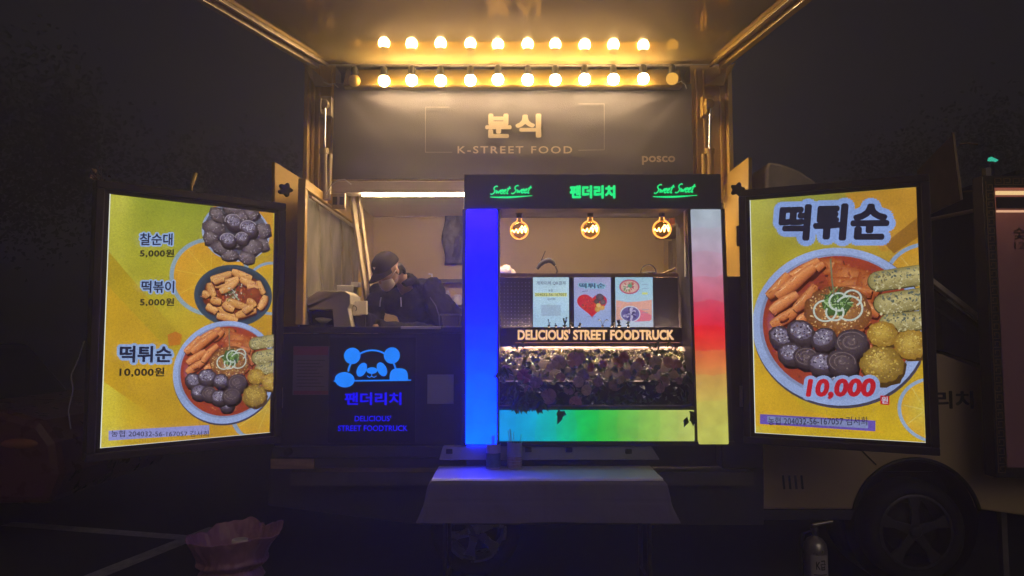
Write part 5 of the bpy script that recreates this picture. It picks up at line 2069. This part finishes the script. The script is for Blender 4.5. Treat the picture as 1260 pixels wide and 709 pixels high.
for i, (x, wpx, y1, y0, zb, lab, mt) in enumerate(((534, 13, 344, 372, zsh, 'pump bottle with a pale cap on the back shelf', M['creamplastic']),
                                                   (553, 6, 357, 372, zsh, 'slim pale jar beside the pump bottle on the back shelf', M['white']),
                                                   (565, 14, 362, 372, zsh, 'wide white tub at the right of the back shelf', M['white']),
                                                   (545, 16, 377, 394, zwt, 'low pale canister on the back worktop', M['creamplastic']))):
    Yq = 6.28 if zb == zsh else 6.2
    k = Yq / F
    c = Vector((P(x, 0, Yq).x, Yq, zb))
    t = thing('jar', lab, 'jar', tuple(c), 'jars at the back of the truck')
    hgt = (y0 - y1) * k
    r = wpx * k / 2
    g = Geo().lathe(c, [(0, .001), (r * .95, .001), (r, .01), (r, hgt * .72), (r * .8, hgt * .8), (r * .55, hgt * .84)], 16)
    g.build('body', mt, t)
    g = Geo().lathe(c, [(r * .56, hgt * .83), (r * .58, hgt * .84), (r * .58, hgt * .97), (r * .3, hgt), (0, hgt)], 14)
    if i == 0:
        g.tube([c + Vector((0, 0, hgt)), c + Vector((0, 0, hgt + .05)), c + Vector((-.03, 0, hgt + .055))], .007, 8)
    g.build('lid', M['paper'], t)

# black plastic bag on the back wall
c = P(558, 258, 6.42)
g = Geo()


def bagf(u, v):
    p = P(546 + 30 * u, 259 + 67 * v, 6.42)
    return Vector((p.x + .015 * math.sin(9 * v + 4 * u), 6.42 - .02 - .03 * math.sin(math.pi * v) - .012 * math.sin(13 * u + 5 * v) * math.sin(7 * v), p.z))


g.grid(bagf, 18, 26)
tag(g.build('hanging_bag', M['blackbag'], origin=tuple(c), solid=.004), 'black polythene bag hanging on the beige rear wall inside', 'bag')

# ------------------------------------------------------------------ things seen through the kiosk window
Yw = YK + .62
zwin = P(0, 340, YK + .3).z
t = thing('prep_counter', 'dark inner worktop just behind the kiosk window', 'worktop', (.35, Yw, .74))
zpc = zwin - .03
g = Geo().box((P(604, 0, Yw).x, YK + .45, zpc - .03), (P(848, 0, Yw).x, YK + .95, zpc))
g.build('top', M['steel'], t)
g = Geo().box((P(606, 0, Yw).x, YK + .47, .741), (P(846, 0, Yw).x, YK + .93, zpc - .031))
g.build('cabinet', M['dark'], t)
g = Geo()
cb = P(617, 335, Yw - .05)
b = Geo().ball((0, 0, 0), 1, 22, 14)
q = random.Random(5)
vv = []
for v in b.v:
    k = 1 + .10 * math.sin(9 * v.x + 5 * v.z) + .08 * math.sin(13 * v.z + 7 * v.y)
    vv.append(Vector((cb.x + v.x * .095 * k, cb.y + v.y * .07 * k, zpc + .004 + (v.z * .5 + .5) * .115 * k)))
g.add(vv, b.f, None, True)
tag(g.build('plastic_bag', pmat('crumpled_white_bag', (.62, .52, .44), .45, var=.2, bump=.8, bscale=25), origin=(cb.x, cb.y, zpc)), 'crumpled pale plastic bag at the left end of the kiosk window', 'bag')
t = thing('ladle', 'curved dark ladle handle resting in a small pot behind the window', 'ladle', tuple(P(675, 340, Yw)))
g = Geo()
pts = [(661, 331), (664, 326.5), (669, 322), (675, 320.5), (680, 322), (683, 327)]
g.tube([P(x, y, Yw) for x, y in pts], [.011, .015, .018, .018, .016, .008], 10)
g.tube([P(664, 326, Yw), P(671, 309, Yw)], [.004, .003], 6)
g.build('handle', M['dark'], t)
g = Geo()
c = P(675, 340, Yw)
g.lathe((c.x, Yw, zpc), [(0, .002), (.055, .002), (.06, .05), (.056, .05), (.05, .01), (0, .01)], 20)
g.build('pot', M['steel'], t)
g = Geo()
g.tube([P(683, 327, Yw), P(686, 334, Yw), P(683, 339, Yw)], .006, 8)
g.build('hook', M['steel'], t)
t = thing('lidded_pot', 'dark pot with an arched wire handle and steel lid behind the window', 'pot', tuple(P(798, 340, Yw - .04)))
c = P(798, 340, Yw - .04)
k = (Yw - .04) / F
g = Geo().lathe((c.x, c.y, zpc), [(0, .002), (.047, .002), (.05, .01), (.05, .075), (.044, .08), (0, .08)], 22)
g.build('body', M['dark'], t)
g = Geo()
g.tube([(c.x + .05 * math.cos(a), c.y, zpc + .075 + .055 * math.sin(a)) for a in [math.pi * i / 14 for i in range(15)]], .004, 6)
g.build('wire_handle', M['black'], t)
g = Geo().lathe((c.x - .06, c.y + .08, zpc), [(0, .058), (.075, .05), (.08, .044), (.08, .002), (0, .002)], 20)
g.build('lid', M['steel'], t)
g = Geo()
for dx in (-.012, .004, .016):
    g.ball((c.x + dx, c.y - .0495, zpc + .045 + dx * .2), .0045, 8, 6)
g.build('pale_mark', M['white'], t)
t = thing('pan', 'dark shallow pan with a pale handle behind the window at the right', 'pan', tuple(P(826, 340, Yw)))
c = P(822, 338, Yw + .05)
g = Geo().lathe((c.x + .02, c.y, zpc), [(0, .004), (.09, .004), (.105, .04), (.10, .04), (.085, .012), (0, .012)], 24)
g.build('dish', M['dark'], t)
g = Geo()
g.tube([P(812, 338, Yw - .06), P(831, 330.5, Yw - .03)], [.006, .008], 8)
g.build('handle', M['wood'], t)

# shelf of bottles and curtain on the right inner wall
t = thing('wall_shelf', 'shelf of small bottles high on the right inner wall', 'shelf', tuple(P(833, 283, 5.4)))
g = Geo()
a = P(824, 283, 5.5)
g.box((XR - .22, 5.0, a.z - .02), (XR - .031, 5.9, a.z))
g.build('board', M['wood'], t)
q = random.Random(9)
cols = [(.35, .05, .03), (.45, .38, .25), (.06, .10, .05), (.5, .3, .06), (.3, .3, .32), (.42, .10, .05)]
for i in range(9):
    yy = 5.06 + .095 * i
    cc = Vector((XR - .13 + q.uniform(-.02, .02), yy, a.z + .001))
    tb = thing('bottle', ['small red capped bottle on the high inner shelf', 'small pale bottle on the high inner shelf', 'small dark green bottle on the high inner shelf',
                          'small amber bottle on the high inner shelf', 'small grey bottle on the high inner shelf', 'small brick red bottle on the high inner shelf'][i % 6] + (', nearer the viewer' if i < 3 else (', farther back' if i >= 6 else '')), 'bottle', tuple(cc), 'bottles on the inner shelf')
    hh = q.uniform(.13, .19)
    g = Geo().lathe(cc, [(0, 0), (.03, .001), (.032, .01), (.032, hh * .6), (.014, hh * .78), (.013, hh * .9)], 14)
    g.build('body', pmat('bottle_%d' % i, cols[i % 6], .25, var=.1), tb)
    g = Geo().lathe(cc, [(.015, hh * .88), (.016, hh), (0, hh)], 12)
    g.build('cap', M['dark'] if i % 2 else pmat('cap_%d' % i, (.4, .05, .04), .4), tb)
g = Geo()
g.grid(lambda u, v: Vector((XR - .035 - .03 - .02 * math.sin(u * 34), 5.3 + .75 * u, 1.72 + .62 * v)), 60, 6)
tag(g.build('curtain', pmat('brown_curtain', (.22, .16, .11), .8, var=.2), origin=(XR - .06, 5.6, 1.72)), 'brown pleated curtain hanging on the right inner wall', 'curtain')

# ------------------------------------------------------------------ table in front
ZT = .785
x0, x1 = P(530.5, 588, 3.75).x, P(817, 588, 3.75).x
YT0, YT1 = 3.75, 4.12
tb = thing('folding_table', 'narrow folding table with thin metal legs under the mauve cloth', 'table', ((x0 + x1) / 2, 3.93, 0))
g = Geo().box((x0 + .01, YT0 + .01, ZT - .03), (x1 - .01, YT1, ZT - .004))
g.build('table_top', M['wood'], tb, bevel=.004)
for (xx, yy) in ((x0 + .07, YT0 + .05), (x1 - .07, YT0 + .05), (x0 + .07, YT1 - .05), (x1 - .07, YT1 - .05)):
    g = Geo().tube([(xx, yy, ZT - .031), (xx, yy, 0.0)], .012, 10)
    g.build('leg', M['blackframe'], tb)
for xx in (x0 + .07, x1 - .07):
    g = Geo().tube([(xx, YT0 + .062, .25), (xx, YT1 - .062, .25)], .008, 8)
    g.build('crossbar', M['blackframe'], tb)
g = Geo()
DR = .215
W_, D_ = x1 - x0, YT1 - YT0
ns, nt_ = 110, 60


from mathutils.noise import noise as mnoise


def drape(u, v):
    s = -DR + (W_ + 2 * DR) * u
    t_ = -DR + (D_ + DR) * v
    hs = max(0, -s, s - W_)
    ht = max(0, -t_)
    sg = -1 if s < 0 else 1
    h = max(hs, ht)
    x = x0 + min(max(s, 0), W_)
    y = YT0 + max(t_, 0)
    z = ZT
    if h > 0:
        rr = min(1, h / .02)
        z = ZT - (h - .004 * rr)
        if hs > 0:
            x += sg * (.008 * rr + .17 * hs + .012 * math.sin(9 * t_ / D_ + 1) * hs / DR)
        if ht > 0:
            y -= .008 * rr + .05 * ht + (.010 * math.sin(s * 7.0) + .006 * math.sin(s * 17 + 1)) * ht / DR
        if hs > 0 and ht > 0:
            m = min(hs, ht) / DR
            x += sg * .025 * m
            y -= .02 * m
    else:
        z += .0012 * math.sin(6 * s) * math.sin(9 * t_)
    nz = mnoise(Vector((s * 5, t_ * 5, 1))) + .5 * mnoise(Vector((s * 13, t_ * 13, 4)))
    # the old packing folds of the sheet show as straight creases
    cr = sum(math.exp(-((s - W_ * q) / .006) ** 2) for q in (.25, .5, .75)) - math.exp(-((h - .11) / .005) ** 2)
    z += (.0035 * nz + .002 * cr) if h <= 0 else 0
    y -= (.010 * nz * ht / DR + .003 * cr) if ht > 0 else 0
    x += .010 * nz * hs / DR * sg
    return Vector((x, y, z))


g.grid(drape, ns, nt_)
tag(g.build('tablecloth', M['cloth'], origin=((x0 + x1) / 2, 3.93, ZT)), 'dark mauve tablecloth hanging over the front and ends of the folding table', 'tablecloth')
g = Geo()


def sheetf(u, v):
    x = x0 + .004 + (W_ - .008) * u
    y = YT0 - .004 + (D_ - .004) * v
    z = ZT + .009 + .002 * mnoise(Vector((x * 5, y * 5, 2))) + .0015 * sum(math.exp(-((u - q) / .004) ** 2) for q in (.25, .5, .75))
    if v < .03:
        z -= .010 * (1 - v / .03)
    return Vector((x, y, z))


g.grid(sheetf, 120, 60)
tag(g.build('table_sheet', pmat('white_table_sheet', (.66, .65, .66), .38, var=.07, scale=6), origin=((x0 + x1) / 2, 3.93, ZT + .009)), 'pale plastic sheet covering the top of the mauve tablecloth', 'table cover')
# two tins of skewers
for (x, w_, hp, lab, c1, c2) in ((608, 18, 29, 'shorter tin with a dark teal label holding skewers on the table', (.38, .32, .34), (.04, .09, .10)),
                                 (633, 18.5, 31, 'taller pale ribbed tin holding a thick bunch of skewers', (.36, .31, .30), (.28, .17, .17))):
    Yt = 4.03
    k = Yt / F
    c = Vector((P(x, 0, Yt).x, Yt, ZT + .0125))
    t = thing('tin', lab, 'tin', tuple(c), 'tins of skewers on the table')
    r, hh = w_ * k / 2, hp * k
    g = Geo().lathe(c, [(0, .0), (r * .97, .0), (r, .004), (r * .97, .01), (r * .97, hh * .97), (r, hh), (r * .95, hh), (r * .94, .01), (0, .01)], 28)
    if w_ > 18:
        for j in range(7):
            z_ = hh * (.2 + .1 * j)
            g.tube([c + Vector((r * .985 * math.cos(a), r * .985 * math.sin(a), z_)) for a in [2 * math.pi * i / 28 for i in range(29)]], .0016, 5)
    g.build('can', pmat('tin_metal_%d' % x, c1, .35, metal=.2, var=.15), t)
    g = Geo().lathe(c, [(r * .972, hh * .06), (r * .985, hh * .065), (r * .985, hh * (.64 if x == 608 else .45)), (r * .972, hh * (.645 if x == 608 else .455))], 28)
    g.build('label_band', pmat('tin_label_%d' % x, c2, .5, var=.4, scale=60), t)
    q = random.Random(x)
    for i in range(10 if x == 633 else 8):
        a, rr = q.uniform(0, 6.28), r * .55 * math.sqrt(q.random())
        b0 = c + Vector((rr * .6 * math.cos(a), rr * .6 * math.sin(a), .016))
        lean = Vector((q.uniform(-.025, .02), q.uniform(-.02, .02), 0)) + Vector((math.cos(a), math.sin(a), 0)) * rr * .5
        L = hh + q.uniform(.02, .065) * (1.15 if x == 633 else .9)
        g = Geo().tube([b0, b0 + lean + Vector((0, 0, L))], [.0022, .0018], 6)
        tag(g.build('skewer', M['wood'], origin=tuple(b0)), 'thin wooden skewer standing in the ' + ('shorter dark labelled tin' if x == 608 else 'taller pale tin'), 'skewer', 'skewers in the ' + ('shorter' if x == 608 else 'taller') + ' tin')

# ------------------------------------------------------------------ rubbish bag on its stand
cb = Vector((P(286, 660, 4.0).x, 4.0, 0))
t = thing('rubbish_bag', 'open pink plastic rubbish bag stretched over a stand on the ground', 'rubbish bag', tuple(cb))
g = Geo()


def bagw(u, v):
    a = 2 * math.pi * u
    z = .02 + .43 * v
    r = .135 + .025 * v + .05 * max(0, v - .66) / .34
    c_, s_2 = math.cos(a), math.sin(a)
    n1 = mnoise(Vector((c_ * 1.6, s_2 * 1.6, v * 2.2)))
    n2 = mnoise(Vector((c_ * 4.5, s_2 * 4.5, v * 5 + 7)))
    n3 = mnoise(Vector((c_ * 11, s_2 * 11, v * 7 + 3)))
    r *= 1 + .10 * n1 + .07 * n2 + .045 * n3
    # two horizontal folds where the bag is turned down over the stand
    r += .020 * math.exp(-((v - .66 - .03 * n1) / .035) ** 2) - .020 * math.exp(-((v - .57 - .03 * n1) / .03) ** 2) + .012 * math.exp(-((v - .46) / .03) ** 2)
    r += .05 * max(0, math.cos(a + .3)) ** 10 * v ** 5
    zz = z + (.030 * math.cos(a - .5) + .030 * n1 + .014 * n2) * v ** 4
    return cb + Vector((r * 1.12 * c_, r * s_2, zz))


g.grid(bagw, 150, 60)
g.build('bag', M['bag'], t, solid=.002)
g = Geo()
g.lathe(cb + Vector((0, 0, .30)), [(0, 0), (.14, 0.01)], 24)
b = Geo().ball((0, 0, 0), 1, 12, 8)
g.build('rubbish', M['dark'], t)
g = Geo()
for k in range(3):
    a = 2.1 * k + .4
    g.tube([cb + Vector((.10 * math.cos(a), .10 * math.sin(a), 0)), cb + Vector((.095 * math.cos(a), .095 * math.sin(a), .29))], .008, 8)
g.build('stand', M['black'], t)
for (dx, dz, lab, mt) in ((.06, .45, 'crumpled cream paper cup lying in the pink rubbish bag', M['creamplastic']),):
    c = cb + Vector((dx, -.05, .33))
    g = Geo().lathe(c, [(0, 0), (.03, 0), (.042, .10), (.038, .10), (.028, .01), (0, .01)], 16)
    tag(g.build('paper_cup', mt, origin=tuple(c)), lab, 'cup')

# ------------------------------------------------------------------ fire extinguisher
ce = Vector((P(1003, 680, 4.12).x, 4.12, 0))
t = thing('fire_extinguisher', 'silver fire extinguisher with a white K label under the truck side', 'fire extinguisher', tuple(ce))
g = Geo().lathe(ce, [(0, .005), (.056, .005), (.064, .015), (.066, .03), (.066, .325), (.060, .36), (.042, .385), (.02, .395), (.018, .41), (0, .41)], 28)
g.build('cylinder', pmat('dull_steel', (.42, .38, .36), .3, metal=.85, var=.12), t)
g = Geo()
a0_, a1_ = -2.35, -.75
g.grid(lambda u, v: ce + Vector((.0672 * math.cos(a0_ + (a1_ - a0_) * u), .0672 * math.sin(a0_ + (a1_ - a0_) * u), .10 + .21 * v)), 14, 4)
g.build('label_sheet', pmat('grey_label', (.52, .47, .45), .5, var=.1), t)
g = Geo()
vs_, fs_ = text_raw('K급', .02, ext=.01)
g2 = []
mx = max(v.x for v in vs_)
for v in vs_:
    a = -1.95 + v.x / mx * .85
    g2.append(ce + Vector((.0682 * math.cos(a), .0682 * math.sin(a), .235 + v.y * .06)))
g.add(g2, fs_)
g.build('lettering', M['black'], t)
g = Geo()
for (zz, w0, w1) in ((.205, -2.1, -1.0), (.185, -2.1, -1.2), (.16, -2.05, -1.1), (.145, -2.05, -1.3)):
    g.tube([ce + Vector((.0676 * math.cos(w0 + (w1 - w0) * i / 8), .0676 * math.sin(w0 + (w1 - w0) * i / 8), zz)) for i in range(9)], .0028, 5)
g.build('small_print', M['dark'], t)
g = Geo().lathe(ce, [(.019, .405), (.022, .41), (.022, .45), (0, .455)], 16)
g.build('valve', M['black'], t)
g = Geo()
g.prism([ce + Vector(p) for p in ((-.012, -.012, .452), (.10, -.012, .475), (.105, -.012, .487), (-.012, -.012, .468))], (0, .024, 0))
g.build('lever', M['steel'], t, bevel=.002)
g = Geo()
g.tube([ce + Vector(p) for p in ((-.02, 0, .43), (-.07, -.01, .42), (-.085, -.01, .35), (-.08, -.01, .22), (-.078, -.01, .12))], .010, 8)
g.build('hose', M['rubber'], t)

# ------------------------------------------------------------------ neighbouring stall at the right edge
M['stallbrown'] = pmat('brown_panel', (.50, .37, .25), .5, var=.15)
M['fret'] = pmat('bronze_fret', (.30, .21, .11), .4, metal=.6, var=.2)
t = thing('neighbour_stall', 'dim neighbouring food stall with a raised beige side panel at the right', 'food stall', (3.6, 4.8, 0))
g = Geo().prism([P(1172, 165, 4.7), P(1182, 245, 4.7), P(1133, 268, 5.3), P(1128, 210, 5.3)], (.03, .02, 0))
g.build('side_panel', M['stallbrown'], t, bevel=.005)
g = Geo().prism([P(1171.5, 163, 4.69), P(1174, 163, 4.69), P(1184, 246, 4.69), P(1181.5, 246, 4.69)], (0, .008, 0))
g.build('panel_edge', M['fret'], t)
g = Geo().tube([P(1136, 272, 5.3), P(1215, 256, 4.6), P(1300, 240, 4.5)], .014, 8)
g.build('roof_bar', M['stallbrown'], t)
g = Geo()
a, b = P(1213, 210, 4.5), P(1229, 640, 4.5)
g.box((a.x, 4.5, 0), (a.x + .035, 4.54, a.z + .02))
g.build('post', pmat('grey_post', (.25, .22, .20), .4, metal=.4), t)
g = Geo()
g.box((P(1240, 0, 4.9).x, 4.9, .4), (P(1240, 0, 4.9).x + 2.4, 6.6, 2.7))
g.build('body', M['dark'], t, bevel=.03)
for pts in (((1181, 178), (1190, 176), (1203, 178)), ((1185, 236), (1196, 235), (1206, 236))):
    Geo().tube([P(x, y, 4.65) for x, y in pts], .0055, 6).build('hanging_wire', M['fret'], t)

YR = 4.2
cvn = Canvas((0, YR, 1.5), (1, 0, 0))
t = thing('neighbour_menu', 'pink menu lightbox in a dark fretwork frame lit from its top', 'menu board', tuple(P(1260, 588, YR)))
xa, xb = P(1217, 400, YR).x, P(1217, 400, YR).x + .62
z0_, z1_ = P(0, 588, YR).z, P(0, 216, YR).z
g = Geo().box((xa, YR, z0_), (xb, YR + .10, z1_))
g.build('case', M['blackframe'], t, bevel=.004)
g = Geo()


def bar(ax, az, bx, bz, w=.004):
    g.box((min(ax, bx) - w / 2, YR - .006, min(az, bz) - w / 2), (max(ax, bx) + w / 2, YR - .0004, max(az, bz) + w / 2))


s_ = .052
n_ = int((z1_ - z0_) / s_) - 1
for j in range(n_):
    zz = z0_ + .03 + j * s_
    xx = xa + .016
    bar(xx, zz, xx + .038, zz)
    bar(xx + .038, zz, xx + .038, zz + .034)
    bar(xx + .012, zz + .034, xx + .038, zz + .034)
    bar(xx + .012, zz + .016, xx + .012, zz + .034)
    bar(xx, zz, xx, zz + s_)
for j in range(10):
    xx = xa + .07 + j * .055
    zz = z1_ - .056
    bar(xx, zz, xx, zz + .038)
    bar(xx, zz + .038, xx + .036, zz + .038)
    bar(xx + .036, zz + .012, xx + .036, zz + .038)
    bar(xx + .014, zz + .012, xx + .036, zz + .012)
    bar(xx, zz, xx + .055, zz)
g.build('fretwork', M['fret'], t)
xi = xa + .068
cvn.clip = None
pl0, pl1 = z0_ + .06, z1_ - .075


def wq(x, z, h):
    return Vector((x, YR - .0005 - h, z))


ga = Geo()
vs_, cs_ = [], []
nu_, nv_ = 8, 40
for j in range(nv_ + 1):
    for i in range(nu_ + 1):
        q_ = j / nv_
        vs_.append(wq(xi + (xb - .03 - xi) * i / nu_, pl0 + (pl1 - pl0) * q_, 0.0004))
        k = math.exp(-((1 - q_) / .14))
        cs_.append(lin(mixc((46, 27, 30), (150, 82, 62), k)))
ga.add(vs_, [(j * (nu_ + 1) + i, j * (nu_ + 1) + i + 1, (j + 1) * (nu_ + 1) + i + 1, (j + 1) * (nu_ + 1) + i) for j in range(nv_) for i in range(nu_)], lambda k: cs_[k])
sheet = ga.build('sheet', M['print'], t)
g = Geo()
zz = P(0, 238, YR).z
g.box((xi + .004, YR - .012, zz - .010), (xb - .035, YR - .001, zz + .012))
g.build('top_light', emat('warm_top_light', (1.0, .66, .30), .95), t)
g = Geo()
g.box((xi + .004, YR - .014, P(0, 257, YR).z), (xb - .035, YR - .0012, P(0, 243, YR).z))
g.build('dark_band', M['dark'], t)
g = Geo()
zz = P(0, 260.5, YR).z
g.box((xi + .004, YR - .010, zz - .005), (xb - .035, YR - .001, zz + .007))
g.build('lower_light', emat('peach_top_light', (1.0, .55, .32), .8), t)
text_geo('숯불', cvn, (1247, 280, 1278, 295), .001, .02).build('lettering', M['black'], t)
text_geo('12,000', cvn, (1248, 298, 1292, 308), .001, .01).build('lettering', M['black'], t)

# far green light
c = P(1222, 196, 16)
t = thing('green_light', 'small green light on a dark pole in the distance above the stall', 'lamp', (c.x, 16, 0))
g = Geo().tube([(c.x, 16.05, 0), (c.x, 16.05, c.z + .1)], .05, 10)
g.build('pole', M['black'], t)
g = Geo().prism([P(1216, 198, 16), P(1217, 194, 16), P(1220, 193, 16), P(1229, 197, 16), P(1226, 199, 16)], (0, .03, 0))
g.build('light', emat('green_lamp', lin((70, 230, 190)), .9), t)

# ------------------------------------------------------------------ dark car at the left edge
t = thing('parked_car', 'dark red car with an amber side lamp at the left edge', 'car', (-4.4, 5.8, 0))
M['carred'] = pmat('dark_red_paint', (.12, .028, .028), .3, var=.1, coat=.5)
yc0 = 5.1
pr = [(-3.28, .34), (-3.20, .55), (-3.24, .78), (-3.36, .93), (-3.62, 1.0), (-4.10, 1.03), (-5.9, 1.03), (-6.0, .34), (-4.35, .34), (-4.30, .5), (-4.15, .62), (-3.98, .62), (-3.83, .5), (-3.78, .34)]
g = Geo().prism([Vector((x, yc0, z)) for x, z in pr], (0, 1.65, 0))
g.build('body', M['carred'], t, bevel=.06)
g = Geo().prism([Vector(p) for p in ((-4.05, yc0 + .1, 1.0), (-4.55, yc0 + .22, 1.46), (-5.8, yc0 + .22, 1.46), (-5.95, yc0 + .1, 1.0))], (0, 1.4, 0))
g.build('cabin', M['glass'], t, bevel=.05)
g = Geo()
g.ball((-3.50, yc0 + .0, .77), .09, 16, 10, (1.5, .25, .42))
g.build('side_lamp', pmat('amber_lens', (.30, .09, .025), .15, var=.1, coat=.5), t)
g = Geo()
g.lathe((-4.065, yc0 - .02, .31), [(.19, .02), (.20, -.002), (.28, 0), (.31, .03), (.31, .18), (.19, .2)], 32, 'y')
wl = g.build('wheel', M['rubber'], t)
g = Geo()
g.lathe((-4.065, yc0 - .01, .31), [(0, 0), (.05, 0), (.06, .02), (.17, .02), (.19, 0), (.19, .1)], 28, 'y')
g.build('rim', M['rim'], wl)

# ------------------------------------------------------------------ trees in the dark behind
M['bark'] = pmat('bark', (.06, .045, .035), .9, var=.3)
M['crown'] = pmat('night_leaf', (.045, .055, .03), .6, var=.4)


def tree(lab, x, y, hgt, rad, n, seed):
    q = random.Random(seed)
    t = thing('tree', lab, 'tree', (x, y, 0), 'trees in the dark')
    g = Geo()
    g.tube([(x, y, 0), (x + .1, y, hgt * .3), (x - .05, y, hgt * .55), (x, y, hgt * .85)], [.2, .16, .11, .03], 10)
    tips = []
    for k in range(9):
        a = q.uniform(0, 6.28)
        z = hgt * q.uniform(.35, .75)
        e = Vector((x + rad * .7 * math.cos(a), y + rad * .7 * math.sin(a), z + hgt * .18))
        g.tube([(x, y, z), ((x + e.x) / 2, (y + e.y) / 2, z + hgt * .06), e], [.07, .05, .015], 7)
        tips.append(e)
    g.build('trunk', M['bark'], t)
    g = Geo()
    cl = tips + [Vector((x + q.gauss(0, rad * .4), y + q.gauss(0, rad * .4), hgt * q.uniform(.6, 1))) for _ in range(14)]
    for _ in range(n):
        c = cl[q.randrange(len(cl))] + Vector((q.gauss(0, rad * .22), q.gauss(0, rad * .22), q.gauss(0, rad * .2)))
        d = Vector((q.gauss(0, 1), q.gauss(0, 1), q.gauss(0, .7) - .3))
        leafquad(g, c, q.uniform(.16, .28), q.uniform(.06, .10), d, Vector((q.gauss(0, 1), q.gauss(0, 1), q.gauss(0, 1))))
    g.build('crown', M['crown'], t)


tree('dark tree standing farthest left behind the left menu board', -20, 26.0, 10.5, 4.6, 9500, 3)
tree('dark tree rising behind the left menu board, nearer the truck', -12.5, 31.0, 9.0, 4.2, 9000, 4)
tree('dark tree behind the neighbouring stall at the right', 20, 33.0, 11.0, 4.6, 9000, 5)

# bits fixed to the left board
t = thing('dry_sprig', 'small dry sprig stuck on the outer top corner of the left menu board', 'sprig', tuple(cvL.wp(121, 226, .0)))
g = Geo()
b0 = cvL.wp(124, 224, 0)
g.tube([b0, b0 + Vector((0, 0, .07))], .003, 6)
g.build('stem', M['bark'], t)
g = Geo()
for _ in range(26):
    leafquad(g, b0 + Vector((rnd.gauss(-.015, .02), rnd.gauss(0, .015), .035 + rnd.gauss(0, .015))), .028, .008, rv(), rv())
g.build('leaves', pmat('dry_leaf', (.20, .12, .09), .7, var=.3), t)
g = Geo()
A, B = cvL.wp(236, 228, .0), cvL.wp(241, 213, .0)
g.tube([A, B], .011, 8)
g.tube([A, A - Vector((0, 0, .03))], .006, 8)
tag(g.build('brass_latch', pmat('brass', (.6, .42, .14), .35, metal=.8, var=.2), origin=tuple(A)), 'small brass latch standing tilted on top of the left menu board', 'latch')
g = Geo()
ps = [cvL.wp(106, 420, -.05), cvL.wp(99, 440, -.04), cvL.wp(88, 462, -.02), cvL.wp(90, 480, .0), cvL.wp(84, 505, .0), cvL.wp(88, 535, .0)]
q2 = []
for i in range(len(ps) - 1):
    for k in range(4):
        q2.append(ps[i].lerp(ps[i + 1], k / 4))
g.tube(q2, .0035, 6)
tag(g.build('thin_cable', pmat('grey_cable', (.3, .28, .28), .5), origin=tuple(ps[0])), 'thin pale cable dangling from the outer side of the left menu board', 'cable')

# ------------------------------------------------------------------ volume added to imitate lens glare, as haze
HZ = 0.026
m, nt, out = _nodes('glare_haze_air')
pv = nt.nodes.new('ShaderNodeVolumePrincipled')
pv.inputs['Color'].default_value = (.92, .90, .94, 1)
pv.inputs['Density'].default_value = HZ
pv.inputs['Anisotropy'].default_value = 0.55
nt.links.new(pv.outputs[0], out.inputs['Volume'])
g = Geo().box((-160, -35, -1), (160, 180, 12))
g.build('glare_haze', m, kind='stuff')
